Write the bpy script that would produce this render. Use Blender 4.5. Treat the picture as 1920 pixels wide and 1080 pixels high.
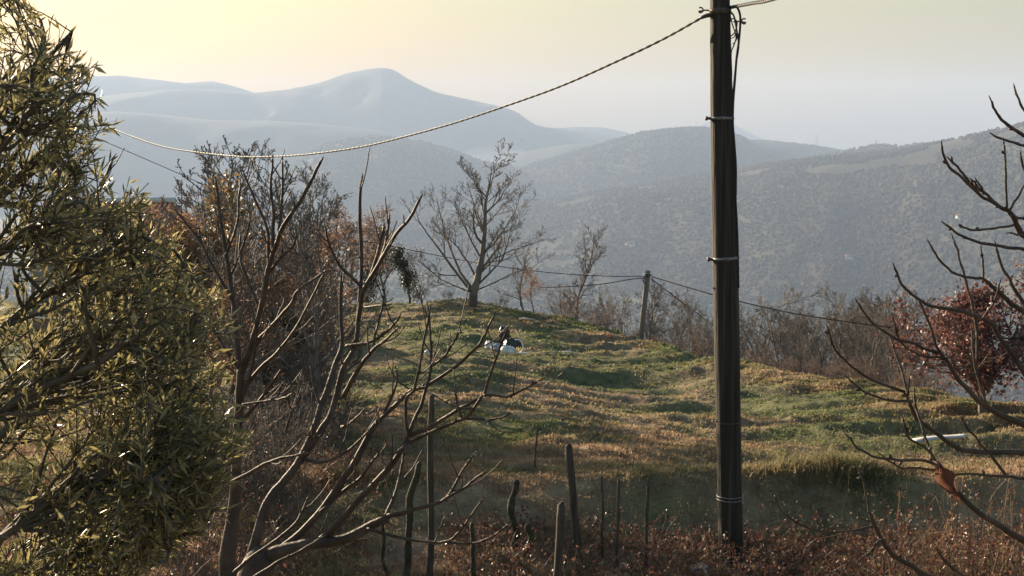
import bpy, math, random
import numpy as np
from mathutils import Vector

# ------------------------------------------------------------------ camera
SC = bpy.context.scene
COL = SC.collection
for o in list(bpy.data.objects):
    bpy.data.objects.remove(o)
F = 2500.0                                    # focal length in photo pixels (1920 wide)
PITCH = math.atan(278.0 / F)                  # the horizon lies at photo row 262
cam_data = bpy.data.cameras.new('camera')
cam_data.sensor_width = 36.0
cam_data.lens = 36.0 * F / 1920.0
cam_data.clip_start = 0.05
cam_data.clip_end = 60000
cam = bpy.data.objects.new('camera', cam_data)
COL.objects.link(cam)
cam.location = (0, 0, 0)
cam.rotation_euler = (math.pi / 2 - PITCH, 0, 0)
SC.camera = cam

# ------------------------------------------------------------------ sky, sun, exposure
SUN_AZ, SUN_EL = math.radians(-40), math.radians(14)
world = bpy.data.worlds.new('World')
SC.world = world
world.use_nodes = True
wn = world.node_tree.nodes
sky = wn.new('ShaderNodeTexSky')
sky.sky_type = 'NISHITA'
sky.sun_disc = False
sky.sun_elevation = SUN_EL
sky.sun_rotation = SUN_AZ
sky.altitude = 300
sky.air_density = 2.3
sky.dust_density = 2.4
sky.ozone_density = 4.5
bg = wn['Background']
bg.inputs['Strength'].default_value = 0.065
world.node_tree.links.new(sky.outputs[0], bg.inputs[0])
sun_data = bpy.data.lights.new('sun', 'SUN')
sun_data.energy = 5.0
sun_data.angle = math.radians(0.5)
sun_data.color = (1.0, 0.80, 0.55)
sun = bpy.data.objects.new('sun', sun_data)
COL.objects.link(sun)
sdir = Vector((math.sin(SUN_AZ) * math.cos(SUN_EL), math.cos(SUN_AZ) * math.cos(SUN_EL), math.sin(SUN_EL)))
sun.rotation_euler = sdir.to_track_quat('Z', 'Y').to_euler()
sun.location = (-60, 40, 40)
SC.view_settings.view_transform = 'Standard'
SC.view_settings.look = 'None'
SC.view_settings.gamma = 1
SC.view_settings.use_curve_mapping = False
SC.view_settings.exposure = 1.55
SC.render.engine = 'CYCLES'
SC.cycles.use_denoising = True
SC.cycles.max_bounces = 6
SC.cycles.diffuse_bounces = 3
SC.cycles.volume_bounces = 1
SC.cycles.transparent_max_bounces = 8
HAZE_DENSITY = 1.4e-4

# ------------------------------------------------------------------ helpers
rng = np.random.default_rng(11)
random.seed(11)
cp, sp_ = math.cos(PITCH), math.sin(PITCH)


def ray(u, v):
    """photo pixel -> (x/y, z/y)"""
    y = F * cp + (540 - v) * sp_
    return (u - 960) / y, (-F * sp_ + (540 - v) * cp) / y


def P(u, v, d):
    a, b = ray(u, v)
    return np.array((a * d, d, b * d))


def U_of(x, y):
    return 960 + 2515.0 * x / np.maximum(y, 0.5)


def smooth(a, b, x):
    t = np.clip((x - a) / (b - a), 0, 1)
    return t * t * (3 - 2 * t)


_perm = np.random.default_rng(5).random((256, 256))


def noise2(x, y):
    x = np.asarray(x, float); y = np.asarray(y, float)
    xi = np.floor(x).astype(int); yi = np.floor(y).astype(int)
    fx = x - xi; fy = y - yi
    fx = fx * fx * (3 - 2 * fx); fy = fy * fy * (3 - 2 * fy)
    g = lambda i, j: _perm[i & 255, j & 255]
    return (g(xi, yi) * (1 - fx) * (1 - fy) + g(xi + 1, yi) * fx * (1 - fy)
            + g(xi, yi + 1) * (1 - fx) * fy + g(xi + 1, yi + 1) * fx * fy) * 2 - 1


def fbm(x, y, o=4):
    s = 0; a = 1; t = 0
    for k in range(o):
        s = s + a * noise2(x * 2 ** k + 17.3 * k, y * 2 ** k + 5.1 * k); t += a; a *= .5
    return s / t


def mesh(name, V, faces, mats, smooth_shade=True, midx=None):
    """V (n,3); faces: list of int arrays (m,k)"""
    me = bpy.data.meshes.new(name)
    V = np.asarray(V, np.float32)
    faces = [np.asarray(f, np.int32) for f in faces if len(f)]
    me.vertices.add(len(V)); me.vertices.foreach_set('co', V.ravel())
    idx = np.concatenate([f.ravel() for f in faces])
    tot = np.concatenate([np.full(len(f), f.shape[1], np.int32) for f in faces])
    start = np.concatenate([[0], np.cumsum(tot)[:-1]]).astype(np.int32)
    me.loops.add(len(idx)); me.loops.foreach_set('vertex_index', idx)
    me.polygons.add(len(tot))
    me.polygons.foreach_set('loop_start', start)
    me.polygons.foreach_set('loop_total', tot)
    if midx is not None:
        me.polygons.foreach_set('material_index', np.asarray(midx, np.int32))
    me.update(calc_edges=True)
    if smooth_shade:
        me.shade_smooth()
    for m in (mats if isinstance(mats, (list, tuple)) else [mats]):
        me.materials.append(m)
    return me


def obj(name, me, parent=None, loc=None, rotz=0.0, scale=1.0):
    o = bpy.data.objects.new(name, me)
    COL.objects.link(o)
    if parent is not None:
        o.parent = parent
    if loc is not None:
        o.location = tuple(float(c) for c in loc)
    o.rotation_euler = (0, 0, rotz)
    o.scale = (scale,) * 3
    return o


def tag(o, label, cat, group=None):
    o['label'] = label; o['category'] = cat
    if group:
        o['group'] = group
    return o


def thing(name, label, cat, loc=(0, 0, 0), group=None, rotz=0.0, scale=1.0):
    return tag(obj(name, None, None, loc, rotz, scale), label, cat, group)


def struct(name, me):
    o = obj(name, me); o['kind'] = 'structure'; return o


def stuff(name, me, label, cat, parent=None):
    o = obj(name, me, parent); o['kind'] = 'stuff'
    if parent is None:
        o['label'] = label; o['category'] = cat
    return o


class MB:
    """collects vertices and faces of one mesh"""
    def __init__(s):
        s.V = []; s.f = {}; s.n = 0

    def add(s, V, *faces):
        V = np.asarray(V, float)
        for f in faces:
            f = np.asarray(f, int)
            s.f.setdefault(f.shape[1], []).append(f + s.n)
        s.V.append(V); s.n += len(V)

    def tube(s, pts, rad, sides=6, cap=True):
        pts = np.asarray(pts, float); n = len(pts)
        rad = np.broadcast_to(np.asarray(rad, float), (n,))
        t = np.gradient(pts, axis=0)
        t /= np.linalg.norm(t, axis=1, keepdims=True) + 1e-12
        m = np.abs(t.mean(0)); ref = np.zeros(3); ref[int(np.argmin(m))] = 1
        a = np.cross(t, ref); a /= np.linalg.norm(a, axis=1, keepdims=True) + 1e-12
        b = np.cross(t, a)
        th = np.arange(sides) / sides * 2 * math.pi
        ring = (a[:, None] * np.cos(th)[None, :, None] + b[:, None] * np.sin(th)[None, :, None]) * rad[:, None, None]
        V = (pts[:, None] + ring).reshape(-1, 3)
        i = np.arange(n - 1)[:, None] * sides; j = np.arange(sides)[None]; k = (j + 1) % sides
        q = np.stack([i + j, i + k, i + sides + k, i + sides + j], -1).reshape(-1, 4)
        if cap:
            e = np.array([list(range(sides))[::-1], [(n - 1) * sides + x for x in range(sides)]])
            s.add(V, q, e)
        else:
            s.add(V, q)

    def box(s, c, size, R=None):
        h = np.asarray(size, float) / 2
        V = np.array([[x, y, z] for x in (-1, 1) for y in (-1, 1) for z in (-1, 1)], float) * h
        if R is not None:
            V = V @ np.asarray(R).T
        s.add(V + np.asarray(c, float), [[0, 1, 3, 2], [4, 6, 7, 5], [0, 4, 5, 1], [2, 3, 7, 6], [0, 2, 6, 4], [1, 5, 7, 3]])

    def lathe(s, prof, c=(0, 0, 0), sides=14):
        prof = np.asarray(prof, float)
        s.tube(np.c_[np.zeros(len(prof)), np.zeros(len(prof)), prof[:, 1]] + np.asarray(c, float), prof[:, 0], sides)

    def mesh(s, name, mat, smooth_shade=True):
        return mesh(name, np.concatenate(s.V), [np.concatenate(x) for x in s.f.values()], mat, smooth_shade)


def rotm(ax, ang):
    c, s = math.cos(ang), math.sin(ang)
    if ax == 'x': return np.array([[1, 0, 0], [0, c, -s], [0, s, c]])
    if ax == 'y': return np.array([[c, 0, s], [0, 1, 0], [-s, 0, c]])
    return np.array([[c, -s, 0], [s, c, 0], [0, 0, 1]])


def leaves_mesh(name, pos, dirs, length, width, mat, fold=0.25, rg=rng, bend=0.15):
    """lance-shaped leaves: 6 vertices, 4 triangles each, folded along the midrib"""
    n = len(pos)
    d = dirs / (np.linalg.norm(dirs, axis=1, keepdims=True) + 1e-9)
    r = rg.normal(size=(n, 3))
    s = np.cross(d, r); s /= np.linalg.norm(s, axis=1, keepdims=True) + 1e-9
    nn = np.cross(s, d)
    L = np.broadcast_to(length, (n,))[:, None]; W = np.broadcast_to(width, (n,))[:, None]
    base = pos
    mid = pos + d * L * .5 - nn * W * fold
    tip = pos + d * L - nn * L * bend
    l1 = pos + d * L * .42 + s * W * .5
    r1 = pos + d * L * .42 - s * W * .5
    V = np.stack([base, l1, tip, r1, mid], 1).reshape(-1, 3)
    o = np.arange(n)[:, None] * 5
    T = np.concatenate([o + np.array([[0, 4, 1]]), o + np.array([[1, 4, 2]]), o + np.array([[0, 3, 4]]), o + np.array([[3, 2, 4]])])
    return mesh(name, V, [T], mat, False)


# ------------------------------------------------------------------ materials
def new_mat(name):
    m = bpy.data.materials.new(name); m.use_nodes = True
    nt = m.node_tree
    return m, nt, nt.nodes, nt.links, nt.nodes['Principled BSDF']


def ramp(N, stops):
    r = N.new('ShaderNodeValToRGB')
    e = r.color_ramp.elements
    while len(e) < len(stops):
        e.new(0.5)
    for k, (p, c) in enumerate(stops):
        e[k].position = p; e[k].color = (*c, 1)
    return r


def noise_mat(name, stops, scale=4.0, detail=6, rough=0.8, bump=0.0, bscale=None, stretch=(1, 1, 1), spec=0.3,
              transl=0.0, island=0.0, metal=0.0, tcol=None, distort=0.0):
    m, nt, N, L, b = new_mat(name)
    tc = N.new('ShaderNodeTexCoord'); mp = N.new('ShaderNodeMapping')
    mp.inputs['Scale'].default_value = stretch
    L.new(tc.outputs['Object'], mp.inputs[0])
    nz = N.new('ShaderNodeTexNoise'); nz.inputs['Scale'].default_value = scale; nz.inputs['Detail'].default_value = detail
    nz.inputs['Distortion'].default_value = distort
    L.new(mp.outputs[0], nz.inputs['Vector'])
    r = ramp(N, stops)
    fac = nz.outputs['Fac']
    if island > 0:
        g = N.new('ShaderNodeNewGeometry')
        mx = N.new('ShaderNodeMix'); mx.data_type = 'FLOAT'
        mx.inputs[0].default_value = island
        L.new(fac, mx.inputs[2]); L.new(g.outputs['Random Per Island'], mx.inputs[3])
        fac = mx.outputs[0]
    L.new(fac, r.inputs[0])
    L.new(r.outputs[0], b.inputs['Base Color'])
    b.inputs['Roughness'].default_value = rough
    b.inputs['Specular IOR Level'].default_value = spec
    b.inputs['Metallic'].default_value = metal
    if bump > 0:
        bz = N.new('ShaderNodeTexNoise'); bz.inputs['Scale'].default_value = bscale or scale * 4; bz.inputs['Detail'].default_value = 5
        L.new(mp.outputs[0], bz.inputs['Vector'])
        bp = N.new('ShaderNodeBump'); bp.inputs['Strength'].default_value = bump; bp.inputs['Distance'].default_value = 0.02
        L.new(bz.outputs['Fac'], bp.inputs['Height']); L.new(bp.outputs[0], b.inputs['Normal'])
    if transl > 0:
        t = N.new('ShaderNodeBsdfTranslucent'); ms = N.new('ShaderNodeMixShader'); ms.inputs[0].default_value = transl
        if tcol:
            t.inputs[0].default_value = (*tcol, 1)
        else:
            L.new(r.outputs[0], t.inputs[0])
        L.new(b.outputs[0], ms.inputs[1]); L.new(t.outputs[0], ms.inputs[2])
        L.new(ms.outputs[0], N['Material Output'].inputs['Surface'])
    return m


M = {}
M['bark'] = noise_mat('bark', [(.3, (.07, .057, .047)), (.7, (.17, .14, .12))], 6, bump=.5, stretch=(1, 1, .3))
M['bark_fig'] = noise_mat('bark_fig', [(.3, (.035, .025, .021)), (.55, (.07, .048, .039)), (.75, (.12, .085, .068))], 9, rough=.65, bump=.35, bscale=60, spec=.25)
M['bark_far'] = noise_mat('bark_far', [(.3, (.10, .085, .077)), (.7, (.20, .17, .15))], 2)
M['bark_olive'] = noise_mat('bark_olive', [(.3, (.05, .042, .035)), (.7, (.13, .115, .095))], 7, bump=.5)
M['olive_leaf'] = noise_mat('olive_leaf', [(.2, (.10, .095, .045)), (.5, (.24, .21, .095)), (.8, (.38, .33, .17))], 3, rough=.38, spec=.5, transl=.55, island=.6)
M['leaf_orange'] = noise_mat('leaf_orange', [(.2, (.16, .08, .04)), (.5, (.32, .16, .065)), (.8, (.42, .25, .12))], 2, rough=.5, transl=.4, island=.6)
M['leaf_brown'] = noise_mat('leaf_brown', [(.2, (.12, .07, .05)), (.5, (.25, .145, .095)), (.8, (.36, .22, .15))], 2, rough=.5, transl=.4, island=.6)
M['leaf_red'] = noise_mat('leaf_red', [(.2, (.08, .032, .03)), (.5, (.17, .065, .055)), (.8, (.26, .13, .10))], 2, rough=.45, transl=.4, island=.6)
M['leaf_yellow'] = noise_mat('leaf_yellow', [(.2, (.09, .075, .035)), (.5, (.17, .12, .055)), (.8, (.27, .16, .08))], 2, rough=.45, transl=.4, island=.6)
M['leaf_ivy'] = noise_mat('leaf_ivy', [(.2, (.02, .025, .015)), (.8, (.055, .06, .032))], 2, rough=.4, transl=.2, island=.6)
M['pole'] = noise_mat('pole_wood', [(.3, (.009, .007, .006)), (.5, (.024, .019, .016)), (.72, (.06, .048, .041))], 6, rough=.75, bump=1.0, bscale=14, stretch=(4, 4, .12))
M['steel'] = noise_mat('galvanised_steel', [(.3, (.13, .13, .13)), (.7, (.24, .24, .23))], 20, rough=.45, metal=.7)
M['rusty'] = noise_mat('dark_iron', [(.3, (.06, .045, .04)), (.7, (.12, .09, .075))], 20, rough=.5, metal=.4)
M['cable'] = noise_mat('black_cable', [(.3, (.02, .02, .02)), (.7, (.035, .035, .035))], 10, rough=.5, spec=.2)
M['wire'] = noise_mat('weathered_wire', [(.3, (.012, .012, .012)), (.7, (.02, .02, .02))], 10, rough=.9, spec=.0)
M['post'] = noise_mat('grey_post', [(.3, (.03, .024, .02)), (.7, (.10, .082, .066))], 12, bump=.9, bscale=30, stretch=(3, 3, .3))
M['post_moss'] = noise_mat('mossy_post', [(.3, (.02, .016, .012)), (.55, (.045, .036, .024)), (.78, (.07, .08, .025))], 14, bump=1.0, bscale=40)
M['white_paint'] = noise_mat('white_board', [(.3, (.62, .62, .62)), (.7, (.8, .8, .79))], 6, rough=.45)
M['plank_pale'] = noise_mat('pale_sheet', [(.3, (.30, .31, .33)), (.7, (.46, .47, .5))], 6, rough=.5)
M['plank'] = noise_mat('old_plank', [(.3, (.30, .22, .19)), (.7, (.48, .38, .33))], 6, stretch=(1, 6, 6))
M['plank_grey'] = noise_mat('grey_wood', [(.3, (.12, .10, .09)), (.7, (.22, .19, .17))], 6, stretch=(3, 3, .3))
M['bag_white'] = noise_mat('white_plastic', [(.3, (.55, .58, .62)), (.7, (.8, .82, .84))], 6, rough=.35, transl=.15)
M['bag_dark'] = noise_mat('dark_plastic', [(.3, (.015, .02, .025)), (.7, (.05, .055, .06))], 6, rough=.35)
M['rag'] = noise_mat('rag_cloth', [(.3, (.12, .16, .22)), (.7, (.28, .32, .38))], 9, rough=.8)
M['scrap'] = noise_mat('red_scrap', [(.3, (.10, .045, .032)), (.7, (.22, .11, .08))], 14, rough=.5, transl=.45)
M['plaster'] = noise_mat('plaster', [(.3, (.5, .48, .44)), (.7, (.68, .66, .6))], 2)
M['stone'] = noise_mat('stone_wall', [(.3, (.14, .12, .10)), (.7, (.26, .23, .2))], 3)
M['rooftile'] = noise_mat('roof_tile', [(.3, (.20, .085, .06)), (.7, (.34, .16, .11))], 5)
M['glass'] = noise_mat('window_glass', [(.3, (.03, .035, .04)), (.7, (.05, .055, .06))], 2, rough=.1, spec=.6)
M['galv'] = noise_mat('pylon_steel', [(.3, (.10, .10, .10)), (.7, (.16, .16, .16))], 2, rough=.5)
M['twig_red'] = noise_mat('bramble_stem', [(.2, (.10, .045, .035)), (.8, (.26, .15, .11))], 3, rough=.45, spec=.5, island=.7)
M['bramble_leaf'] = noise_mat('bramble_leaf', [(.15, (.07, .028, .024)), (.45, (.16, .06, .045)), (.7, (.20, .12, .07)), (.95, (.34, .25, .17))], 1.2, rough=.4, transl=.4, island=.6)
M['weed'] = noise_mat('dry_weed', [(.2, (.14, .10, .06)), (.8, (.38, .29, .18))], 3, rough=.6, transl=.3, island=.7)


def grass_mat():
    m, nt, N, L, b = new_mat('grass_blade')
    geo = N.new('ShaderNodeNewGeometry')
    def nz(scale, detail, dist=0.0):
        mp = N.new('ShaderNodeMapping'); mp.inputs['Scale'].default_value = (1, 1, 0)
        L.new(geo.outputs['Position'], mp.inputs[0])
        n = N.new('ShaderNodeTexNoise'); n.inputs['Scale'].default_value = scale; n.inputs['Detail'].default_value = detail
        n.inputs['Distortion'].default_value = dist
        L.new(mp.outputs[0], n.inputs['Vector']); return n
    def mixc(f, a, c):
        x = N.new('ShaderNodeMix'); x.data_type = 'RGBA'
        L.new(f, x.inputs[0])
        for s, val in ((6, a), (7, c)):
            if isinstance(val, tuple): x.inputs[s].default_value = (*val, 1)
            else: L.new(val, x.inputs[s])
        return x.outputs[2]
    big = nz(.22, 4, .8)
    fine = nz(2.2, 4)
    green = ramp(N, [(.3, (.055, .078, .03)), (.7, (.17, .19, .07))]); L.new(fine.outputs[0], green.inputs[0])
    dry = ramp(N, [(.25, (.20, .125, .085)), (.5, (.36, .235, .15)), (.75, (.50, .38, .24))]); L.new(fine.outputs[0], dry.inputs[0])
    sel = ramp(N, [(.40, (0, 0, 0)), (.60, (1, 1, 1))])
    mx = N.new('ShaderNodeMath'); mx.operation = 'MULTIPLY_ADD'
    mx.inputs[1].default_value = .75
    add = N.new('ShaderNodeMath'); add.operation = 'MULTIPLY'; add.inputs[1].default_value = .25
    med = nz(.9, 3, .5)
    L.new(med.outputs[0], add.inputs[0]); L.new(big.outputs[0], mx.inputs[0]); L.new(add.outputs[0], mx.inputs[2])
    # the near part of the field, beside the pole, is dry; the far left keeps green
    sx = N.new('ShaderNodeSeparateXYZ'); L.new(geo.outputs['Position'], sx.inputs[0])
    mr = N.new('ShaderNodeMapRange'); mr.inputs[1].default_value = 46; mr.inputs[2].default_value = 22
    mr.inputs[3].default_value = -.075; mr.inputs[4].default_value = .035
    L.new(sx.outputs[1], mr.inputs[0])
    a2 = N.new('ShaderNodeMath'); a2.operation = 'ADD'; L.new(mx.outputs[0], a2.inputs[0]); L.new(mr.outputs[0], a2.inputs[1])
    L.new(a2.outputs[0], sel.inputs[0])
    c = mixc(sel.outputs[0], green.outputs[0], dry.outputs[0])
    L.new(c, b.inputs['Base Color'])
    b.inputs['Roughness'].default_value = .55; b.inputs['Specular IOR Level'].default_value = .35
    return m, nt, N, L, b, c


def make_grass():
    m, nt, N, L, b, c = grass_mat()
    t = N.new('ShaderNodeBsdfTranslucent'); ms = N.new('ShaderNodeMixShader'); ms.inputs[0].default_value = .55
    L.new(c, t.inputs[0]); L.new(b.outputs[0], ms.inputs[1]); L.new(t.outputs[0], ms.inputs[2])
    L.new(ms.outputs[0], N['Material Output'].inputs['Surface'])
    return m


def make_ground():
    m, nt, N, L, b, c = grass_mat()
    m.name = 'ground'
    # soil shows between the tufts; beyond the field the ground is winter woodland floor and meadow
    geo = N.new('ShaderNodeNewGeometry')
    n = N.new('ShaderNodeTexNoise'); n.inputs['Scale'].default_value = 5; n.inputs['Detail'].default_value = 6
    L.new(geo.outputs['Position'], n.inputs['Vector'])
    soil = ramp(N, [(.35, (.055, .040, .028)), (.65, (.13, .10, .07))]); L.new(n.outputs[0], soil.inputs[0])
    x = N.new('ShaderNodeMix'); x.data_type = 'RGBA'; x.inputs[0].default_value = .45
    L.new(c, x.inputs[6]); L.new(soil.outputs[0], x.inputs[7])
    ln = N.new('ShaderNodeVectorMath'); ln.operation = 'LENGTH'; L.new(geo.outputs['Position'], ln.inputs[0])
    mr = N.new('ShaderNodeMapRange'); mr.inputs[1].default_value = 70; mr.inputs[2].default_value = 140
    L.new(ln.outputs['Value'], mr.inputs[0])
    n2 = N.new('ShaderNodeTexNoise'); n2.inputs['Scale'].default_value = .006; n2.inputs['Detail'].default_value = 7
    L.new(geo.outputs['Position'], n2.inputs['Vector'])
    far = ramp(N, [(.4, (.045, .042, .030)), (.52, (.07, .07, .042)), (.62, (.13, .13, .075))]); L.new(n2.outputs[0], far.inputs[0])
    y = N.new('ShaderNodeMix'); y.data_type = 'RGBA'
    L.new(mr.outputs[0], y.inputs[0]); L.new(x.outputs[2], y.inputs[6]); L.new(far.outputs[0], y.inputs[7])
    L.new(y.outputs[2], b.inputs['Base Color'])
    b.inputs['Roughness'].default_value = .9; b.inputs['Specular IOR Level'].default_value = .15
    bz = N.new('ShaderNodeTexNoise'); bz.inputs['Scale'].default_value = 9; bz.inputs['Detail'].default_value = 6
    L.new(geo.outputs['Position'], bz.inputs['Vector'])
    bp = N.new('ShaderNodeBump'); bp.inputs['Strength'].default_value = .8; bp.inputs['Distance'].default_value = .06
    L.new(bz.outputs[0], bp.inputs['Height']); L.new(bp.outputs[0], b.inputs['Normal'])
    return m


M['grass'] = make_grass()
M['ground'] = make_ground()


def hill_mat(name, stops, scale):
    m = noise_mat(name, stops, scale, 8, rough=.95, spec=.05)
    return m


M['hill_near'] = hill_mat('hill_woodland', [(.35, (.050, .044, .036)), (.5, (.068, .060, .046)), (.66, (.095, .088, .058))], .006)
M['hill_far'] = hill_mat('hill_far', [(.35, (.050, .052, .045)), (.65, (.09, .085, .065))], .003)
M['canopy'] = noise_mat('far_canopy', [(.32, (.028, .032, .022)), (.5, (.070, .060, .045)), (.68, (.125, .095, .068))], .005, 6, rough=.95, spec=.05, island=.25)

# ------------------------------------------------------------------ terrain
EU = [-1500, -400, 600, 880, 1050, 1150, 1340, 1600, 1900, 2400, 3600]
ED = [72, 70, 66, 63, 59, 53, 43.5, 35.5, 30, 26, 24]
EV = [560, 566, 578, 572, 604, 636, 690, 742, 792, 850, 930]
FLOOR = -250.0


def ground_z(x, y, relief=True):
    x = np.asarray(x, float); y = np.asarray(y, float)
    r = np.hypot(x, y)
    u = np.where(y > 2, U_of(x, np.maximum(y, 2)), np.where(x > 0, 3600, -1500))
    u = np.clip(u, -1500, 3600)
    d = np.where(y > 2, y, 2)
    E = np.interp(u, EU, ED); zE = -(np.interp(u, EU, EV) - 262) / 2500 * E
    top = -4.42
    bank = smooth(16.35, 17.25, d) * smooth(950, 1150, u) + smooth(14.5, 19, d) * (1 - smooth(950, 1150, u))
    near = -4.86 + (top + 4.86) * bank
    t = np.clip((d - 17.4) / (E - 17.4), 0, 1)
    z = np.where(d < 17.4, near, top * (1 - 0) + (zE - top) * t * (2 - t) - (1 - bank) * .44 * (d < 19))
    w = np.maximum(d - E, 0)
    drop = .34 * (np.sqrt(w * w + 16) - 4)
    z = z - drop
    z = np.where(w > 0, -np.logaddexp(-(-z) / 9.0 * 1.0, 0) * 0 + np.maximum(z, FLOOR), z)
    if relief:
        k = (r < 400)
        n = np.zeros_like(z)
        fade = np.clip(1 - (d - 80) / 80, 0, 1)
        n = n + .17 * fbm(x * .40, y * .36, 3) * smooth(17, 21, d) * fade
        rg_ = fbm(x * .22 + 31 + .25 * fbm(x * .5, y * .5, 2), y * .55 + 4, 3)
        n = n + .30 * (np.abs(rg_) * -2 + .5) * smooth(18, 22, d) * fade
        n = n + .10 * fbm(x * 1.1 + 9, y * 1.4, 3) * fade
        n = n + .035 * fbm(x * 4.5 + 3, y * 4 + 7, 2) * fade
        n = n + smooth(120, 700, d) * 10 * fbm(x * .004, y * .004, 4)
        z = z + n
    return z


def gz(x, y):
    return float(ground_z(np.array([x]), np.array([y]))[0])


def on_ground(u, d, dz=0.0):
    a, _ = ray(u, 600)
    return np.array((a * d, d, gz(a * d, d) + dz))


def hit(u, v, dmin=8.0, dmax=75.0):
    a, b = ray(u, v)
    ds = np.linspace(dmin, dmax, 1400)
    g = ground_z(a * ds, ds, False) - b * ds
    i = np.where(g > 0)[0]
    return float(ds[i[0]]) if len(i) else dmax


azf = np.linspace(math.radians(-24), math.radians(24), 340)
azr = np.linspace(math.radians(24), math.radians(336), 90)[1:-1]
az = np.concatenate([azf, azr])
rows = [0.6, 2, 4, 6]
r_ = 8.0
while r_ < 78:
    rows.append(r_); r_ += .11 + r_ * .0028
rows += list(np.geomspace(80, 9300, 56))
rows = np.array(rows)
A, R = np.meshgrid(az, rows)
GX, GY = R * np.sin(A), R * np.cos(A)
GZ = ground_z(GX, GY)
nc = len(az)
i = np.arange(len(rows) - 1)[:, None] * nc; j = np.arange(nc)[None]; k = (j + 1) % nc
quads = np.stack([i + j, i + nc + j, i + nc + k, i + k], -1).reshape(-1, 4)[:, ::-1]
gv = np.stack([GX, GY, GZ], -1).reshape(-1, 3)
ctr = len(gv)
gv = np.vstack([gv, [[0, 0, -4.86]]])
fan = np.stack([np.full(nc, ctr), np.arange(nc), (np.arange(nc) + 1) % nc], -1)[:, ::-1]
struct('ground', mesh('ground', gv, [quads, fan], M['ground']))

# ------------------------------------------------------------------ hills and mountains
HILLS = {}


def hill(name, prof, D, Lf, Lb, mat, seed, amp=10.0, treeline=0.0, foot=FLOOR - 12, du=5.0):
    prof = np.array(prof, float)
    us = np.arange(prof[0, 0], prof[-1, 0] + du, du)
    # smooth the traced skyline a little so it does not read as straight pieces
    vs = np.interp(us, prof[:, 0], prof[:, 1])
    kk = np.hanning(7); kk /= kk.sum()
    vs = np.convolve(np.pad(vs, 3, mode='edge'), kk, 'valid')
    Du = np.interp(us, [p[0] for p in D], [p[1] for p in D]) if isinstance(D, list) else np.full(len(us), float(D))
    Du = Du * (1 + .03 * fbm(us * .006 + seed, us * 0 + seed, 3))
    zr = (262 - vs) / 2500 * 1.0 * Du
    endfade = smooth(us[0], us[0] + 60, us) * 0 + 1
    T = np.concatenate([np.linspace(-1, 0, 34), np.linspace(0, 1, 12)[1:]])
    TT, UU = np.meshgrid(T, us, indexing='ij')
    DD = np.broadcast_to(Du, TT.shape); ZR = np.broadcast_to(zr, TT.shape)
    Lv = np.where(TT < 0, Lf, Lb)
    dd = DD + TT * Lv
    a = (UU - 960) / 2515.0
    X = a * dd; Y = dd
    sh = np.cos(np.abs(TT) ** 1.15 * math.pi / 2) ** 1.4
    Z = foot + (ZR - foot) * sh
    s = Lf / 4.0
    Z = Z + amp * fbm(X / s + seed, Y / s + seed * 2, 5) * (4 * sh * (1 - sh))
    if treeline:
        Z = Z + treeline * fbm(UU * .18 + seed, DD * 0 + seed, 3) * (np.abs(TT) < .05)
    n = len(us)
    i = np.arange(len(T) - 1)[:, None] * n; j = np.arange(n - 1)[None]
    q = np.stack([i + j, i + j + 1, i + n + j + 1, i + n + j], -1).reshape(-1, 4)
    struct(name, mesh(name, np.stack([X, Y, Z], -1).reshape(-1, 3), [q], mat))
    return us, T, X, Y, Z


H = {}
H['right'] = hill('wooded_hill', [(-300, 470), (100, 440), (300, 420), (600, 396), (740, 388), (860, 390), (960, 383), (1080, 365), (1200, 345),
      (1340, 322), (1460, 303), (1560, 293), (1700, 279), (1800, 259), (1870, 243), (1920, 231), (2100, 195), (2400, 170)],
      [(-300, 4000), (600, 3850), (1920, 2900), (2400, 2700)], 1400, 500, M['hill_near'], 3, 38, 0)
H['spur'] = hill('wooded_hill', [(1420, 312), (1500, 298), (1580, 284), (1640, 273), (1700, 275), (1750, 268), (1850, 262), (1950, 262)],
      4000, 800, 400, M['hill_near'], 7, 12, 3.5)
H['mid'] = hill('wooded_hill', [(780, 375), (900, 345), (960, 322), (1000, 306), (1080, 285), (1150, 263), (1200, 250), (1270, 241), (1330, 241), (1390, 256),
      (1430, 284), (1470, 301), (1540, 325)], 4700, 1300, 500, M['hill_near'], 12, 30, 4)
H['ridge'] = hill('wooded_hill', [(1240, 275), (1300, 264), (1380, 260), (1450, 263), (1530, 272), (1580, 280), (1650, 290), (1750, 300)], 5100, 900, 400, M['hill_near'], 15, 12, 4)
H['left'] = hill('wooded_hill', [(200, 400), (400, 352), (500, 328), (560, 300), (600, 273), (660, 259), (720, 257), (790, 266), (850, 282), (900, 302), (960, 313), (1050, 328), (1200, 350)],
      4600, 1100, 500, M['hill_near'], 21, 30, 4)
H['small'] = hill('low_ridge', [(860, 318), (930, 300), (980, 284), (1060, 271), (1130, 266), (1200, 268), (1300, 275)], 5400, 800, 400, M['hill_far'], 25, 12, 4)
H['long'] = hill('long_ridge', [(-400, 222), (-50, 217), (150, 213), (230, 210), (300, 216), (400, 226), (500, 227), (600, 233), (700, 243), (780, 261), (850, 276)],
      5750, 1200, 600, M['hill_far'], 31, 50, 3)
H['mount'] = hill('mountain', [(-600, 205), (-100, 192), (150, 187), (250, 176), (350, 168), (430, 172), (480, 176), (540, 170), (600, 158), (650, 141), (690, 133), (718, 130),
      (740, 134), (770, 153), (820, 176), (870, 186), (930, 199), (968, 210), (1000, 233), (1020, 239), (1100, 246), (1180, 258), (1250, 275)],
      6900, 1400, 900, M['hill_far'], 38, 130, 2)
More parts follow.
